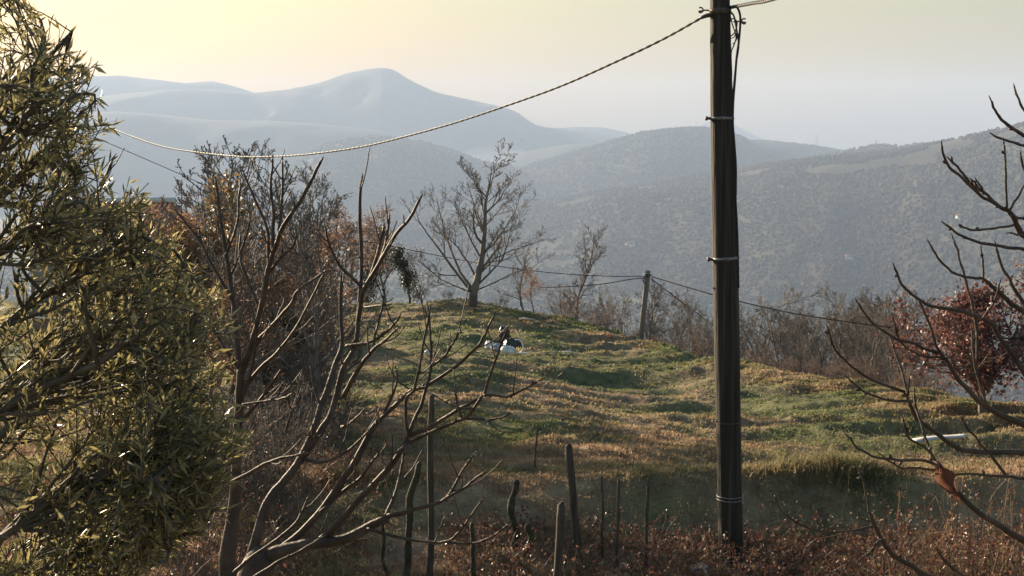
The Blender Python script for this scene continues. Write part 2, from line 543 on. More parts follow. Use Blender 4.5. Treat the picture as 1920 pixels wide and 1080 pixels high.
H['back'] = hill('mountain', [(-600, 160), (0, 152), (100, 148), (190, 145), (230, 144), (300, 152), (350, 158), (400, 154), (440, 163), (480, 176), (560, 190), (640, 205)],
      7900, 1200, 800, M['hill_far'], 44, 90, 0)
H['tail'] = hill('mountain', [(960, 258), (1010, 243), (1080, 238), (1130, 239), (1170, 247), (1230, 263)], 7600, 1000, 700, M['hill_far'], 47, 30, 0)
H['peak'] = hill('mountain', [(1200, 280), (1240, 266), (1285, 247), (1330, 228), (1350, 225), (1380, 236), (1430, 261), (1480, 276)], 8600, 1000, 600, M['hill_far'], 50, 30, 0)

# winter woodland on the nearer hills: one mass of small crowns
ICO_V = []
ph = (1 + 5 ** .5) / 2
for a_, b_ in ((1, ph), (-1, ph), (1, -ph), (-1, -ph)):
    ICO_V += [(0, a_, b_), (a_, b_, 0), (b_, 0, a_)]
ICO_V = np.array(ICO_V) / math.hypot(1, ph)
ICO_F = []
for a_ in range(12):
    for b_ in range(a_ + 1, 12):
        for c_ in range(b_ + 1, 12):
            if all(np.linalg.norm(ICO_V[p] - ICO_V[q]) < 1.1 for p, q in ((a_, b_), (b_, c_), (a_, c_))):
                nrm = np.cross(ICO_V[b_] - ICO_V[a_], ICO_V[c_] - ICO_V[a_])
                ICO_F.append((a_, b_, c_) if nrm @ ICO_V[a_] > 0 else (a_, c_, b_))
ICO_F = np.array(ICO_F)


def canopy(h, n, rmin, rmax, seed, tmax=.06, clear=.32, name='woodland'):
    us, T, X, Y, Z = h
    rg = np.random.default_rng(seed)
    fi = rg.random(n) * (np.searchsorted(T, tmax) - 1); fj = rg.random(n) * (len(us) - 1.001)
    i0 = fi.astype(int); j0 = fj.astype(int); a = fi - i0; b = fj - j0
    def bl(G):
        return (G[i0, j0] * (1 - a) * (1 - b) + G[i0 + 1, j0] * a * (1 - b) + G[i0, j0 + 1] * (1 - a) * b + G[i0 + 1, j0 + 1] * a * b)
    c = np.stack([bl(X), bl(Y), bl(Z)], 1)
    keep = (fbm(c[:, 0] * .006 + seed, c[:, 1] * .004, 3) < clear) & (c[:, 2] > FLOOR - 12)
    c = c[keep]; m = len(c)
    rr = rmin + (rmax - rmin) * rg.random(m) ** 1.5
    jit = 1 + .16 * rg.normal(size=(m, 12, 1))
    V = ICO_V[None] * jit * rr[:, None, None] * np.array([1, 1, 1.15])
    V = V + (c + np.c_[np.zeros((m, 2)), rr * .45])[:, None]
    Fc = (np.arange(m)[:, None, None] * 12 + ICO_F[None]).reshape(-1, 3)
    stuff(name, mesh(name, V.reshape(-1, 3), [Fc], M['canopy'], False), 'leafless brown woodland covering the hazy hillside beyond the valley', 'woodland')


canopy(H['right'], 52000, 1.9, 4.0, 71, clear=.42)
# the same woodland goes on over the valley floor
cu = np.arange(-200, 2300, 20.0); cd_ = np.linspace(900, 2700, 40)
CD, CU = np.meshgrid(cd_, cu, indexing='ij'); CX = (CU - 960) / 2515 * CD
canopy((cu, np.linspace(-1, 0, 40), CX, CD, ground_z(CX, CD)), 26000, 2.0, 4.4, 75, tmax=0.0, clear=.4)
canopy(H['mid'], 12000, 2.5, 5.0, 72, clear=.7)
canopy(H['left'], 12000, 2.5, 5.0, 73, clear=.7)
canopy(H['spur'], 2500, 3.0, 6.0, 74)

# ------------------------------------------------------------------ far buildings, masts, pylons
def hill_point(h, u, v):
    """first surface point of a hill along the photo ray"""
    us, T, X, Y, Z = h
    j0 = int(np.argmin(np.abs(us - u)))
    a, b = ray(u, v)
    zz = Z[:, j0] - b * Y[:, j0]
    idx = np.where(zz > 0)[0]
    i0 = idx[0] if len(idx) else 33
    return np.array((a * Y[i0, j0], Y[i0, j0], Z[i0, j0]))


def far_house(loc, L, W, hgt, rot, label):
    t = thing('farmhouse', label, 'house', loc, 'farmhouses in the valley', rot)
    b = MB(); b.box((0, 0, hgt / 2 - 2), (L, W, hgt + 4)); obj('wall', b.mesh('wall', M['plaster'], False), t)
    r = MB(); e = .5; rh = W * .32
    V = [(-L / 2 - e, -W / 2 - e, hgt - .1), (L / 2 + e, -W / 2 - e, hgt - .1), (L / 2 + e, W / 2 + e, hgt - .1), (-L / 2 - e, W / 2 + e, hgt - .1), (-L / 2 - e, 0, hgt + rh), (L / 2 + e, 0, hgt + rh)]
    r.add(V, [[0, 1, 5, 4], [2, 3, 4, 5], [3, 2, 1, 0]], [[0, 4, 3], [1, 2, 5]])
    obj('roof', r.mesh('roof', M['rooftile'], False), t)
    for xx in (-L * .25, L * .25):
        w = MB(); w.box((xx, -W / 2 - .02, hgt * .55), (1.2, .1, 1.4)); obj('window', w.mesh('window', M['glass'], False), t)
    return t


far_house(hill_point(H['right'], 1803, 427), 17, 9, 5, .15, 'long white farmhouse high on the wooded slope behind the bare branches')
far_house(hill_point(H['right'], 1592, 487), 12, 8, 5, -.2, 'small white farmhouse beside the pale clearing in the valley')
far_house(hill_point(H['right'], 1182, 464), 17, 8, 5, .1, 'low white farmhouse in the valley above the small leaning pole')


def mast(h, u, v, hgt, label):
    p = hill_point(h, u, v)
    t = thing('radio_mast', label, 'mast', p - np.array((0, 0, 3)), 'masts on the hilltop')
    b = MB(); b.tube([(0, 0, 0), (0, 0, hgt * .6 + 3), (0, 0, hgt + 3)], [.7, .5, .25], 6); obj('pole', b.mesh('pole', M['galv']), t)
    b = MB(); b.lathe([(.9, hgt * .8), (1.0, hgt * .86), (.9, hgt * .92)]); obj('antenna_drum', b.mesh('antenna_drum', M['galv']), t)


mast(H['mid'], 1268, 243, 16, 'shorter radio mast on the round hill behind the pole')
mast(H['mid'], 1307, 243, 30, 'taller radio mast on the round hill behind the pole')


def pylon(p, hgt, label):
    t = thing('power_pylon', label, 'pylon', p, 'pylons on the far ridge')
    w = hgt * .11
    b = MB()
    for sx in (-1, 1):
        for sy in (-1, 1):
            b.tube([(sx * w, sy * w, 0), (sx * w * .28, sy * w * .28, hgt * .62), (sx * .2, sy * .2, hgt)], [.3, .22, .15], 4)
    obj('leg_frame', b.mesh('leg_frame', M['galv'], False), t)
    b = MB()
    for k in range(6):
        z0, z1 = hgt * .1 * k, hgt * .1 * (k + 1)
        w0 = w * (1 - .72 * z0 / (hgt * .62)); w1 = w * (1 - .72 * z1 / (hgt * .62))
        for s in (-1, 1):
            b.tube([(-w0, s * w0, z0), (w1, s * w1, z1)], .12, 3); b.tube([(w0, s * w0, z0), (-w1, s * w1, z1)], .12, 3)
            b.tube([(s * w0, -w0, z0), (s * w1, w1, z1)], .12, 3); b.tube([(s * w0, w0, z0), (s * w1, -w1, z1)], .12, 3)
    obj('bracing', b.mesh('bracing', M['galv'], False), t)
    for q, (zz, hw) in enumerate(((.66, .19), (.78, .24), (.90, .17))):
        b = MB()
        b.tube([(-hgt * hw, 0, hgt * zz), (0, .4, hgt * zz + 1.2), (hgt * hw, 0, hgt * zz)], [.15, .3, .15], 4)
        b.tube([(-hgt * hw, 0, hgt * zz), (0, 0, hgt * zz - .6), (hgt * hw, 0, hgt * zz)], [.15, .25, .15], 4)
        obj('crossarm', b.mesh('crossarm', M['galv'], False), t)


pylon(hill_point(H['ridge'], 1531, 275) + np.array((0, 0, -2)), 46, 'lattice power pylon on the far ridge right of the wooden pole')
pylon(hill_point(H['spur'], 1643, 276) + np.array((0, 0, -2)), 24, 'small lattice pylon among the trees on the wooded spur')

# ------------------------------------------------------------------ trees
def unit(v):
    return v / (np.linalg.norm(v) + 1e-9)


def perp(v, rg):
    return unit(np.cross(v, rg.normal(size=3)))


class Tree:
    def __init__(s, seed, levels=4, twig=.006, up=.12, wob=.16, ratio=.58, kids=(9, 7, 6, 4), ang=(38, 62), first=.25):
        s.rg = np.random.default_rng(seed); s.levels = levels; s.twig = twig; s.up = up; s.wob = wob
        s.ratio = ratio; s.kids = kids; s.ang = ang; s.first = first
        s.main = []; s.fine = []; s.tips = []

    def branch(s, p, d, L, r, lev, upright=0.0):
        rg = s.rg
        n = 7 if lev == 0 else (5 if lev == 1 else (4 if lev == 2 else 3))
        pts = [np.array(p, float)]; dirs = [unit(d)]
        for k in range(n):
            dd = unit(dirs[-1] + rg.normal(size=3) * s.wob + np.array((0, 0, s.up * (1 + upright))))
            pts.append(pts[-1] + dd * L / n); dirs.append(dd)
        s.poly(pts, r, lev, dirs, L)

    def poly(s, pts, r, lev, dirs=None, L=None, rend=None, grow=True):
        """add a branch polyline and grow its children"""
        rg = s.rg
        pts = np.array(pts, float); n = len(pts)
        if dirs is None:
            dirs = np.gradient(pts, axis=0); dirs /= np.linalg.norm(dirs, axis=1, keepdims=True)
        if L is None:
            L = np.linalg.norm(np.diff(pts, axis=0), axis=1).sum()
        rad = np.linspace(r, max(r * .22, s.twig) if rend is None else rend, n)
        (s.main if lev <= 1 else s.fine).append((pts, rad, 7 if lev == 0 else (5 if lev == 1 else 3)))
        if lev >= s.levels:
            s.tips.append((pts[-1], dirs[-1])); s.tips.append((pts[n // 2], dirs[n // 2]))
            return
        if not grow:
            return
        K = s.kids[min(lev, len(s.kids) - 1)]
        K = max(2, int(round(K * (.75 + .5 * rg.random()))))
        for k in range(K):
            f = (s.first if lev == 0 else .18) + (1 - (s.first if lev == 0 else .18)) * (k + rg.random()) / K
            x = f * (n - 1); i = min(int(x), n - 2); a = x - i
            q = pts[i] * (1 - a) + pts[i + 1] * a
            rr = rad[i] * (1 - a) + rad[i + 1] * a
            an = math.radians(rg.uniform(*s.ang))
            dd = unit(np.array(dirs[i]) * math.cos(an) + perp(np.array(dirs[i]), rg) * math.sin(an))
            if lev == 0 and dd[2] < -.1:
                dd[2] = abs(dd[2]) * .4
            LL = L * s.ratio * (1.15 - .65 * f) * rg.uniform(.7, 1.15)
            s.branch(q, dd, LL, max(min(rr * .62, LL * .03), s.twig), lev + 1)

    def meshes(s, name, bark, leaf=None, nleaf=0, lsize=.06, per=1.0, keep=None, lw=.55):
        out = {}
        b = MB()
        for p, r, k in s.main: b.tube(p, r, k)
        out['trunk'] = b.mesh(name + '_trunk', bark)
        if s.fine:
            b = MB()
            for p, r, k in s.fine: b.tube(p, r, k, False)
            out['crown'] = b.mesh(name + '_crown', bark, False)
        if leaf and nleaf and s.tips:
            rg = s.rg
            tp = np.array([t[0] for t in s.tips]); td = np.array([t[1] for t in s.tips])
            if keep is not None:
                kq = keep(tp); tp = tp[kq]; td = td[kq]
            if len(tp):
                ix = rg.integers(0, len(tp), nleaf)
                pos = tp[ix] + rg.normal(size=(nleaf, 3)) * lsize * 1.5 - td[ix] * rg.random((nleaf, 1)) * lsize * 4
                dr = td[ix] * .5 + rg.normal(size=(nleaf, 3)) * .7 - np.array((0, 0, .35))
                ln = lsize * rg.uniform(.6, 1.25, nleaf)
                out['leaves'] = leaves_mesh(name + '_leaves', pos, dr, ln, ln * lw, leaf, .2, rg)
        return out


def place_tree(name, ms, label, cat, loc, group=None, rotz=0.0, scale=1.0):
    t = thing(name, label, cat, loc, group, rotz, scale)
    obj('trunk', ms['trunk'], t)
    if 'crown' in ms:
        c = obj('crown', ms['crown'], t)
        if 'leaves' in ms:
            obj('leaves', ms['leaves'], c)['kind'] = 'stuff'
    elif 'leaves' in ms:
        obj('leaves', ms['leaves'], t)['kind'] = 'stuff'
    return t


def proto(seed, Hh, r, bark, leaf=None, nleaf=0, lsize=.08, stems=1, keep=None, name='tree', **kw):
    T = Tree(seed, **kw)
    for q in range(stems):
        d = np.array((0, 0, 1.0)) if stems == 1 else unit(np.array((T.rg.normal() * .42, T.rg.normal() * .42, 1)))
        T.branch((T.rg.normal() * .12 * (stems > 1), T.rg.normal() * .12 * (stems > 1), -.25), d, Hh * (1 if stems == 1 else T.rg.uniform(.7, 1.05)), r * (1 if stems == 1 else T.rg.uniform(.7, 1.1)), 0)
    return T.meshes(name, bark, leaf, nleaf, lsize, keep=keep)


# --- the bare oak standing on the crest of the field (limbs traced, twigs grown)
OD = 61.0
ob = on_ground(887, OD)
off = lambda pts, dd=0.0: [P(u, v, OD + dd * k / max(1, len(pts) - 1)) - ob for k, (u, v) in enumerate(pts)]
T = Tree(101, levels=4, twig=.008, up=.16, wob=.17, ratio=.42, kids=(8, 8, 6, 4), ang=(28, 55), first=.3)
T.poly(off([(887, 574), (888, 545), (895, 510), (902, 465), (906, 410), (907, 350), (914, 305), (918, 268)]), .20, 0, rend=.012)
for pts, dd, w in (
        ([(888, 548), (868, 515), (848, 480), (832, 450), (812, 415), (797, 385), (792, 360)], -2, .10),
        ([(889, 540), (866, 500), (850, 450), (838, 400), (830, 360), (826, 335)], 2, .09),
        ([(894, 515), (880, 480), (862, 445), (846, 425), (828, 405)], 1.5, .07),
        ([(901, 470), (884, 430), (872, 395), (860, 360), (848, 340)], -1, .06),
        ([(905, 420), (893, 380), (887, 345), (880, 315), (876, 295)], 1, .05),
        ([(892, 530), (915, 500), (935, 470), (945, 430), (950, 395)], -1.5, .08),
        ([(896, 505), (922, 470), (950, 452), (985, 438), (1012, 425)], 1, .07),
        ([(903, 460), (925, 430), (943, 395), (958, 360), (966, 320)], -1, .06),
        ([(906, 400), (922, 375), (940, 350), (955, 335)], 1, .04),
        ([(888, 545), (860, 530), (835, 515), (812, 490), (795, 470)], -1, .06),
        ([(890, 540), (925, 520), (955, 500), (985, 490), (1005, 470)], 2, .06),
        ([(907, 350), (925, 330), (940, 300)], 0, .03), ([(908, 345), (895, 315), (890, 290)], 0, .03)):
    T.poly(off(pts, dd), w * .75, 1, rend=.010)
ms = T.meshes('oak', M['bark_far'], M['leaf_brown'], 260, .11)
oak = place_tree('oak_tree', ms, 'tall bare oak with dark upright trunk standing alone on the grassy crest', 'tree', ob)
oak.scale = (1.14, 1.0, .86)

# --- prototypes of the bare background trees
BT = [proto(200 + q, 6.0, .11, M['bark_far'], levels=4, twig=.009, kids=(12, 6, 5, 3), ratio=.45 + .03 * (q % 3), up=.14, ang=(28, 58), name='bare') for q in range(5)]
LT = [proto(230 + q, 5.0, .09, M['bark_far'], [M['leaf_brown'], M['leaf_orange'], M['leaf_brown']][q], 2600, .11, levels=3, twig=.008, kids=(13, 7, 5), ratio=.5, name='leafy') for q in range(3)]
SH = [proto(250 + q, 2.2, .022, M['bark_far'], M['leaf_brown'] if q != 1 else M['leaf_red'], 900, .075, stems=9, levels=2, twig=.005, kids=(8, 6), ratio=.5, name='shrub') for q in range(3)]

# crest trees, each with its own label
def bt(u, top_v, d, ms, hh, name, label, cat='tree', group=None, rot=None):
    g = on_ground(u, d)
    _, b = ray(u, top_v)
    s = (b * d - g[2]) / hh
    return place_tree(name, ms, label, cat, g, group, random.uniform(0, 6.28) if rot is None else rot, max(.25, s))


GH = {id(m): max(v.co.z for v in m['crown'].vertices) for m in BT + LT + SH}
def bh(u, v, d, m, *a, **k): return bt(u, v, d, m, GH[id(m)], *a, **k)


bh(1080, 418, 64, BT[0], 'bare_tree', 'slim bare tree with a forked top right of the oak')
bh(985, 455, 67, BT[3], 'bare_tree', 'low spreading bare tree tucked against the right side of the oak')
bh(1000, 500, 63, LT[0], 'russet_tree', 'small tree with russet leaves between the oak and the forked bare tree')
bh(1100, 545, 60, SH[0], 'brown_shrub', 'brown leafy shrub at the end of the grassy crest', 'shrub')
bh(1065, 525, 62, SH[2], 'brown_shrub', 'reddish brown shrub below the forked bare tree', 'shrub')
bh(1130, 575, 57, SH[0], 'brown_shrub', 'low twiggy shrub left of the small leaning pole', 'shrub')
bh(940, 548, 64, SH[2], 'brown_shrub', 'low brown shrub right behind the oak trunk', 'shrub')
bh(840, 540, 65, SH[0], 'brown_shrub', 'low brown shrub left behind the oak trunk', 'shrub')
bh(655, 385, 66, LT[0], 'russet_tree', 'tall pinkish brown leafy tree behind the upright bare shoot')
bh(725, 380, 70, LT[2], 'russet_tree', 'pale brown leafy tree left of the oak')
bh(600, 300, 48, BT[1], 'bare_tree', 'twiggy bare tree at the end of the left hand row')
bh(790, 470, 72, BT[2], 'bare_tree', 'small bare tree half hidden behind the left limbs of the oak')

# ivy covered dark trees left of the oak
def ivy(u, top, d, label, seed):
    T = Tree(seed, levels=2, kids=(16, 7), ratio=.3, up=.2, ang=(30, 60), first=.12)
    T.branch((0, 0, -.2), np.array((0, 0, 1.)), 4.5, .11, 0)
    ms = T.meshes('ivy_tree', M['bark_far'], M['leaf_ivy'], 5200, .13)
    g = on_ground(u, d); _, b = ray(u, top)
    place_tree('evergreen_tree', ms, label, 'tree', g, None, 0, (b * d - g[2]) / 4.7)


ivy(585, 560, 27, 'dark ivy covered bush at the shaded edge of the grass behind the fruit tree', 303)
ivy(530, 590, 23, 'dark leafy evergreen bush in the left thicket', 304)
ivy(480, 560, 30, 'dark evergreen bush behind the forking bare stems', 305)
ivy(768, 452, 66, 'dark ivy covered tree beside the grass left of the oak', 301)
ivy(690, 425, 72, 'dark evergreen tree behind the slanting pruned shoots', 302)

# hazy bare wood on the slope below the field edge
WOOD = [(1165, 590, 66), (1235, 520, 72), (1262, 560, 60), (1290, 600, 64), (1310, 560, 78), (1225, 600, 58), (1420, 545, 70), (1440, 600, 52), (1400, 590, 62),
        (1475, 575, 60), (1500, 610, 50), (1530, 585, 62), (1560, 560, 74), (1580, 545, 66), (1600, 575, 58), (1625, 600, 50), (1650, 570, 64), (1680, 565, 56), (1700, 600, 48),
        (1545, 615, 47), (1460, 630, 47), (1380, 620, 54), (1325, 620, 52), (1665, 620, 46), (1725, 560, 60), (1275, 640, 52), (1505, 640, 45), (1600, 640, 43), (1720, 640, 42)]
def wood_where(u):
    for lim, txt in ((1212, 'left of the leaning pole'), (1335, 'between the two utility poles'), (1470, 'just beyond the thick pole'),
                     (1600, 'between thick pole and red tree'), (1700, 'close to the red tree'), (9999, 'directly behind the red tree')):
        if u < lim: return txt


wr = np.random.default_rng(9)
for q in range(36):
    u_ = wr.uniform(1150, 1760); e_ = float(np.interp(u_, EU, ED))
    WOOD.append((u_, np.interp(u_, [1150, 1400, 1760], [575, 580, 585]) + wr.uniform(-40, 45), e_ + wr.uniform(5, 30)))
for q, (u, v, d) in enumerate(WOOD):
    bh(u, v - 14 + random.uniform(-8, 8), d, BT[q % 5], 'wood_tree', ('tall' if v < 585 else 'low') + ' grey leafless tree in the hazy wood ' + wood_where(u), 'tree', 'leafless wood below the field')
for q, (u, v, d) in enumerate([(u_, np.interp(u_, [1180, 1760], [610, 690]) + wr.uniform(-10, 25), float(np.interp(u_, EU, ED)) + wr.uniform(2, 7)) for u_ in np.linspace(1190, 1760, 16)] + [(1410, 640, 47), (1325, 610, 49), (1640, 660, 41), (1480, 665, 43), (1560, 680, 40), (1350, 650, 46), (1235, 650, 53)]):
    bh(u, v, d, SH[(q + 1) % 3], 'russet_shrub', 'russet leafed shrub at the foot of the hazy wood ' + wood_where(u), 'shrub', 'russet shrubs under the wood')

# --- red leafed tree at the right end of the field
RD = 31.0
T = Tree(320, levels=3, twig=.006, kids=(12, 8, 5), ratio=.55, up=.10, ang=(35, 70), first=.2)
T.branch((0, 0, -.2), np.array((.05, 0, 1.)), 2.2, .085, 0)
for q in range(4):
    an = q * 1.6 + .3
    T.branch((0, 0, .45 + .12 * q), unit(np.array((math.cos(an), math.sin(an), .45 + .25 * (q % 2)))), 2.0, .05, 1)
ms = T.meshes('red', M['bark'], M['leaf_red'], 9500, .078, lw=.65)
rb = on_ground(1846, RD)
hh = max(v.co.z for v in ms['crown'].vertices)
place_tree('red_tree', ms, 'round tree with dark red autumn leaves at the right edge of the field', 'tree', rb, None, .4, (ray(1838, 495)[1] * RD - rb[2]) / hh)

# --- row of trees on the left, bare crowns above orange leaves
bh(232, 238, 56, BT[2], 'bare_tree', 'thin pale bare tree standing beyond the house roof')
bh(330, 262, 34, BT[3], 'bare_tree', 'densely twigged bare tree left of the two tall ones in the orange row')
bh(395, 268, 36, BT[4], 'bare_tree', 'dense bare tree with clotted twigs behind the orange leaves')
bh(458, 252, 33, BT[0], 'bare_tree', 'tallest bare tree with upright twigs in the left hand row')
bh(538, 258, 37, BT[1], 'bare_tree', 'tall bare tree under the sagging cable beside the valley view')
bh(575, 330, 40, BT[4], 'bare_tree', 'lower bare tree leaning out toward the valley from the row')
LO = [proto(330 + q, 4.2, .07, M['bark'], [M['leaf_orange'], M['leaf_orange'], M['leaf_brown']][q], 4200, .08, levels=3, twig=.006, kids=(13, 7, 5), ratio=.52, name='orange') for q in range(3)]
for m_ in LO: GH[id(m_)] = max(v.co.z for v in m_['crown'].vertices)
bh(420, 425, 25, LO[0], 'orange_tree', 'tree with orange autumn leaves behind the pruned fruit tree')
bh(345, 400, 27, LO[1], 'orange_tree', 'tree with bright orange leaves beside the olive foliage')
bh(560, 500, 27, LO[2], 'orange_tree', 'brown leafed young tree at the edge of the open grass')
bh(480, 520, 22, LO[2], 'orange_tree', 'rust brown small tree behind the bare trunk')
bh(250, 420, 30, LO[0], 'orange_tree', 'orange leafed tree below the house roof')
bh(610, 520, 40, LO[1], 'orange_tree', 'small orange tree where the grass meets the wood')
lr = np.random.default_rng(19)
for q in range(20):
    u_ = 215 + q * 21 + lr.uniform(-10, 10); d_ = lr.uniform(19, 36)
    bh(u_, lr.uniform(300, 450) + (u_ - 200) * .12, d_, (BT + LO[2:])[q % 6], 'row_tree', 'fine twigged leafless tree in the crowded row ' + ('beside the olive foliage' if u_ < 340 else ('behind the forking bare stems' if u_ < 480 else 'next to the open field')), 'tree', 'leafless trees crowding the left row')
# narrow yellowing tree
T = Tree(341, levels=2, kids=(26, 7), ratio=.26, up=.18, ang=(40, 70), first=.08)
T.branch((0, 0, -.2), np.array((0, 0, 1.)), 5.0, .07, 0)
ms = T.meshes('narrow', M['bark'], M['leaf_yellow'], 3600, .10)
g = on_ground(288, 26)
place_tree('narrow_tree', ms, 'narrow upright tree with yellowing leaves left of the bare row', 'tree', g, None, 0, (ray(288, 282)[1] * 26 - g[2]) / 5.1)
# dark bare shrubs filling the row's foot
DS = [proto(350 + q, 2.4, .022, M['bark'], M['leaf_brown'], 220, .06, stems=11, levels=3, twig=.004, kids=(7, 5, 4), ratio=.5, name='thicket') for q in range(3)]
for m_ in DS: GH[id(m_)] = max(v.co.z for v in m_['crown'].vertices)
for q, (u, v, d) in enumerate([(470, 690, 17), (540, 640, 20), (600, 620, 24), (420, 700, 18), (510, 740, 15.5), (590, 730, 18.5), (380, 720, 16), (330, 680, 19), (630, 680, 22), (250, 640, 20), (180, 600, 22)]):
    bh(u, v, d, DS[q % 3], 'thicket_shrub', 'dark twiggy leafless shrub in the thicket ' + ('under the olive foliage' if u < 390 else ('around the forking bare stems' if u < 505 else 'behind the pruned fruit tree')), 'shrub', 'shrubs of the left thicket')

# ------------------------------------------------------------------ the house behind the trees on the left
hb = on_ground(215, 58)
t = thing('house', 'low house with red tiled roof mostly hidden behind the olive and autumn trees', 'house', hb, None, math.radians(-3))
zt = -.046 * 58 - hb[2]
b = MB(); b.box((0, 0, (zt - 1.3) / 2), (5, 5.6, zt - 1.3)); wall = obj('wall', b.mesh('wall', M['stone'], False), t)
for xx in (-1.6, 1.6):
    b = MB(); b.box((xx, -3.02, 1.7), (1.1, .12, 1.2)); w_ = obj('window', b.mesh('window', M['glass'], False), t)
    b = MB(); b.box((xx, -3.1, 1.05), (1.3, .2, .08)); obj('sill', b.mesh('sill', M['white_paint'], False), w_)
b = MB(); b.box((0, -3.03, 1.0), (1.0, .1, 2.0)); obj('door', b.mesh('door', M['post'], False), t)
b = MB()
for s in (-1, 1):
    for q in range(28):
        x0 = -2.8 + q * 5.6 / 28
        b.tube([(x0 + .1, s * 3.5, zt - 1.45), (x0 + .1, 0, zt - .05)], .115, 6)
V = [(-2.8, -3.5, zt - 1.5), (2.8, -3.5, zt - 1.5), (2.8, 3.5, zt - 1.5), (-2.8, 3.5, zt - 1.5), (-2.8, 0, zt - .1), (2.8, 0, zt - .1)]
b.add(V, [[0, 1, 5, 4], [2, 3, 4, 5], [3, 2, 1, 0]], [[0, 4, 3], [1, 2, 5]])
rf = obj('roof', b.mesh('roof', M['rooftile'], False), t)
b = MB(); b.tube([(-2.85, 0, zt + .02), (2.85, 0, zt + .02)], .16, 8); obj('ridge_cap', b.mesh('ridge_cap', M['plaster']), rf)

# ------------------------------------------------------------------ utility pole in front
PD = 15.0
pb = on_ground(1370, PD, -.05)
t = thing('utility_pole', 'thick dark wooden utility pole standing in red brambles at the bank', 'utility pole', pb)
ptsW = [P(u, v, PD) for u, v in ((1349, -60), (1350, 20), (1353, 200), (1358, 400), (1362, 600), (1366, 800), (1369, 960), (1371, 1075))]
wid = [36, 37, 42, 47, 49, 47, 47, 49]
pp = np.array(ptsW)[::-1] - pb; ww = np.array(wid)[::-1] / 2 * PD / 2500
pp[0, 2] = -.3
# resample, with slight unevenness along the trunk
tt = np.linspace(0, len(pp) - 1, 70)
path = np.stack([np.interp(tt, np.arange(len(pp)), pp[:, c]) for c in range(3)], 1)
rad = np.interp(tt, np.arange(len(pp)), ww) * (1 + .022 * fbm(tt * .7, tt * 0, 3))
b = MB(); b.tube(path, rad, 28); shaft = obj('shaft', b.mesh('shaft', M['pole']), t)


def pole_at(v):
    vs = [-60, 20, 200, 400, 600, 800, 960, 1075]
    u = np.interp(v, vs, [1349, 1350, 1353, 1358, 1362, 1366, 1369, 1371])
    return P(u, v, PD) - pb, np.interp(v, vs, wid) / 2 * PD / 2500


def ring(v, h, th, mat, name, tilt=0.0, buckle=True):
    c, r = pole_at(v)
    an = np.linspace(0, 2 * math.pi, 33)[:-1]
    V = []
    for rr, zz in ((r * 1.03, -h / 2), (r * 1.03 + th, -h / 2), (r * 1.03 + th, h / 2), (r * 1.03, h / 2)):
        V.append(np.stack([c[0] + rr * np.cos(an), c[1] + rr * np.sin(an), c[2] + zz + tilt * np.cos(an)], 1))
    V = np.concatenate(V); n = 32
    q = []
    for a in range(4):
        for k in range(n):
            q.append([a * n + k, a * n + (k + 1) % n, ((a + 1) % 4) * n + (k + 1) % n, ((a + 1) % 4) * n + k])
    b = MB(); b.add(V, q); o = obj(name, b.mesh(name, mat, False), t)
    if buckle:
        b = MB(); b.box((c[0] - r - .022, c[1] - .02, c[2] - tilt), (.07, .05, .03)); b.box((c[0] - r - .05, c[1] - .02, c[2] - tilt), (.022, .07, .045))
        obj('buckle', b.mesh('buckle', M['rusty'], False), o)
        b = MB(); b.box((c[0] - .01, c[1] - r - .012, c[2]), (.06, .012, h + .008)); obj('seal', b.mesh('seal', M['steel'], False), o)
    return o


ring(222, .032, .006, M['steel'], 'strap')
ring(484, .036, .006, M['steel'], 'strap', .012)
ring(929, .012, .010, M['steel'], 'wire_wrap', 0, False)
ring(935, .012, .010, M['steel'], 'wire_wrap', 0, False)
ring(790, .008, .004, M['rusty'], 'wire_wrap', .006, False)
ring(22, .07, .010, M['rusty'], 'top_band', 0, False)


def hookmesh(c, s, sc=1.0):
    an = np.linspace(-2.6, 2.2, 14)
    pts = [c + np.array((-s * .09, 0, -.005)), c + np.array((-s * .03, 0, 0))] + [c + np.array((s * (.028 - .028 * math.cos(a)) * sc, -.01, .028 * math.sin(a) * sc)) for a in an]
    b = MB(); b.tube(pts[:2] + pts[2:], .0085, 6); return b.mesh('hook', M['rusty'])


obj('hook', hookmesh(P(1318, 19, PD) - pb, -1, 1.0), t)
obj('hook', hookmesh(P(1390, 40, PD) - pb, 1, 1.0), t)
# insulator clamp that holds the left cable
b = MB(); b.tube([P(1335, 28, PD - .02) - pb, P(1326, 29, PD) - pb, P(1318, 32, PD) - pb, P(1312, 35, PD) - pb], [.022, .024, .020, .012], 10)
obj('tension_clamp', b.mesh('tension_clamp', M['rusty']), t)


def wobble(pts, n=60, amp=.0, seed=0):
    pts = np.array(pts, float); m = len(pts)
    tq = np.linspace(0, m - 1, n)
    # Catmull-Rom
    pad = np.vstack([2 * pts[0] - pts[1], pts, 2 * pts[-1] - pts[-2]])
    i = np.minimum(tq.astype(int), m - 2); f = (tq - i)[:, None]
    p0, p1, p2, p3 = pad[i], pad[i + 1], pad[i + 2], pad[i + 3]
    out = .5 * (2 * p1 + (p2 - p0) * f + (2 * p0 - 5 * p1 + 4 * p2 - p3) * f ** 2 + (3 * p1 - p0 - 3 * p2 + p3) * f ** 3)
    if amp:
        rg = np.random.default_rng(seed)
        w = np.stack([fbm(tq * 1.7 + seed * 3.1 + 7 * c, tq * 0 + c, 3) for c in range(3)], 1)
        out = out + w * amp
    return out


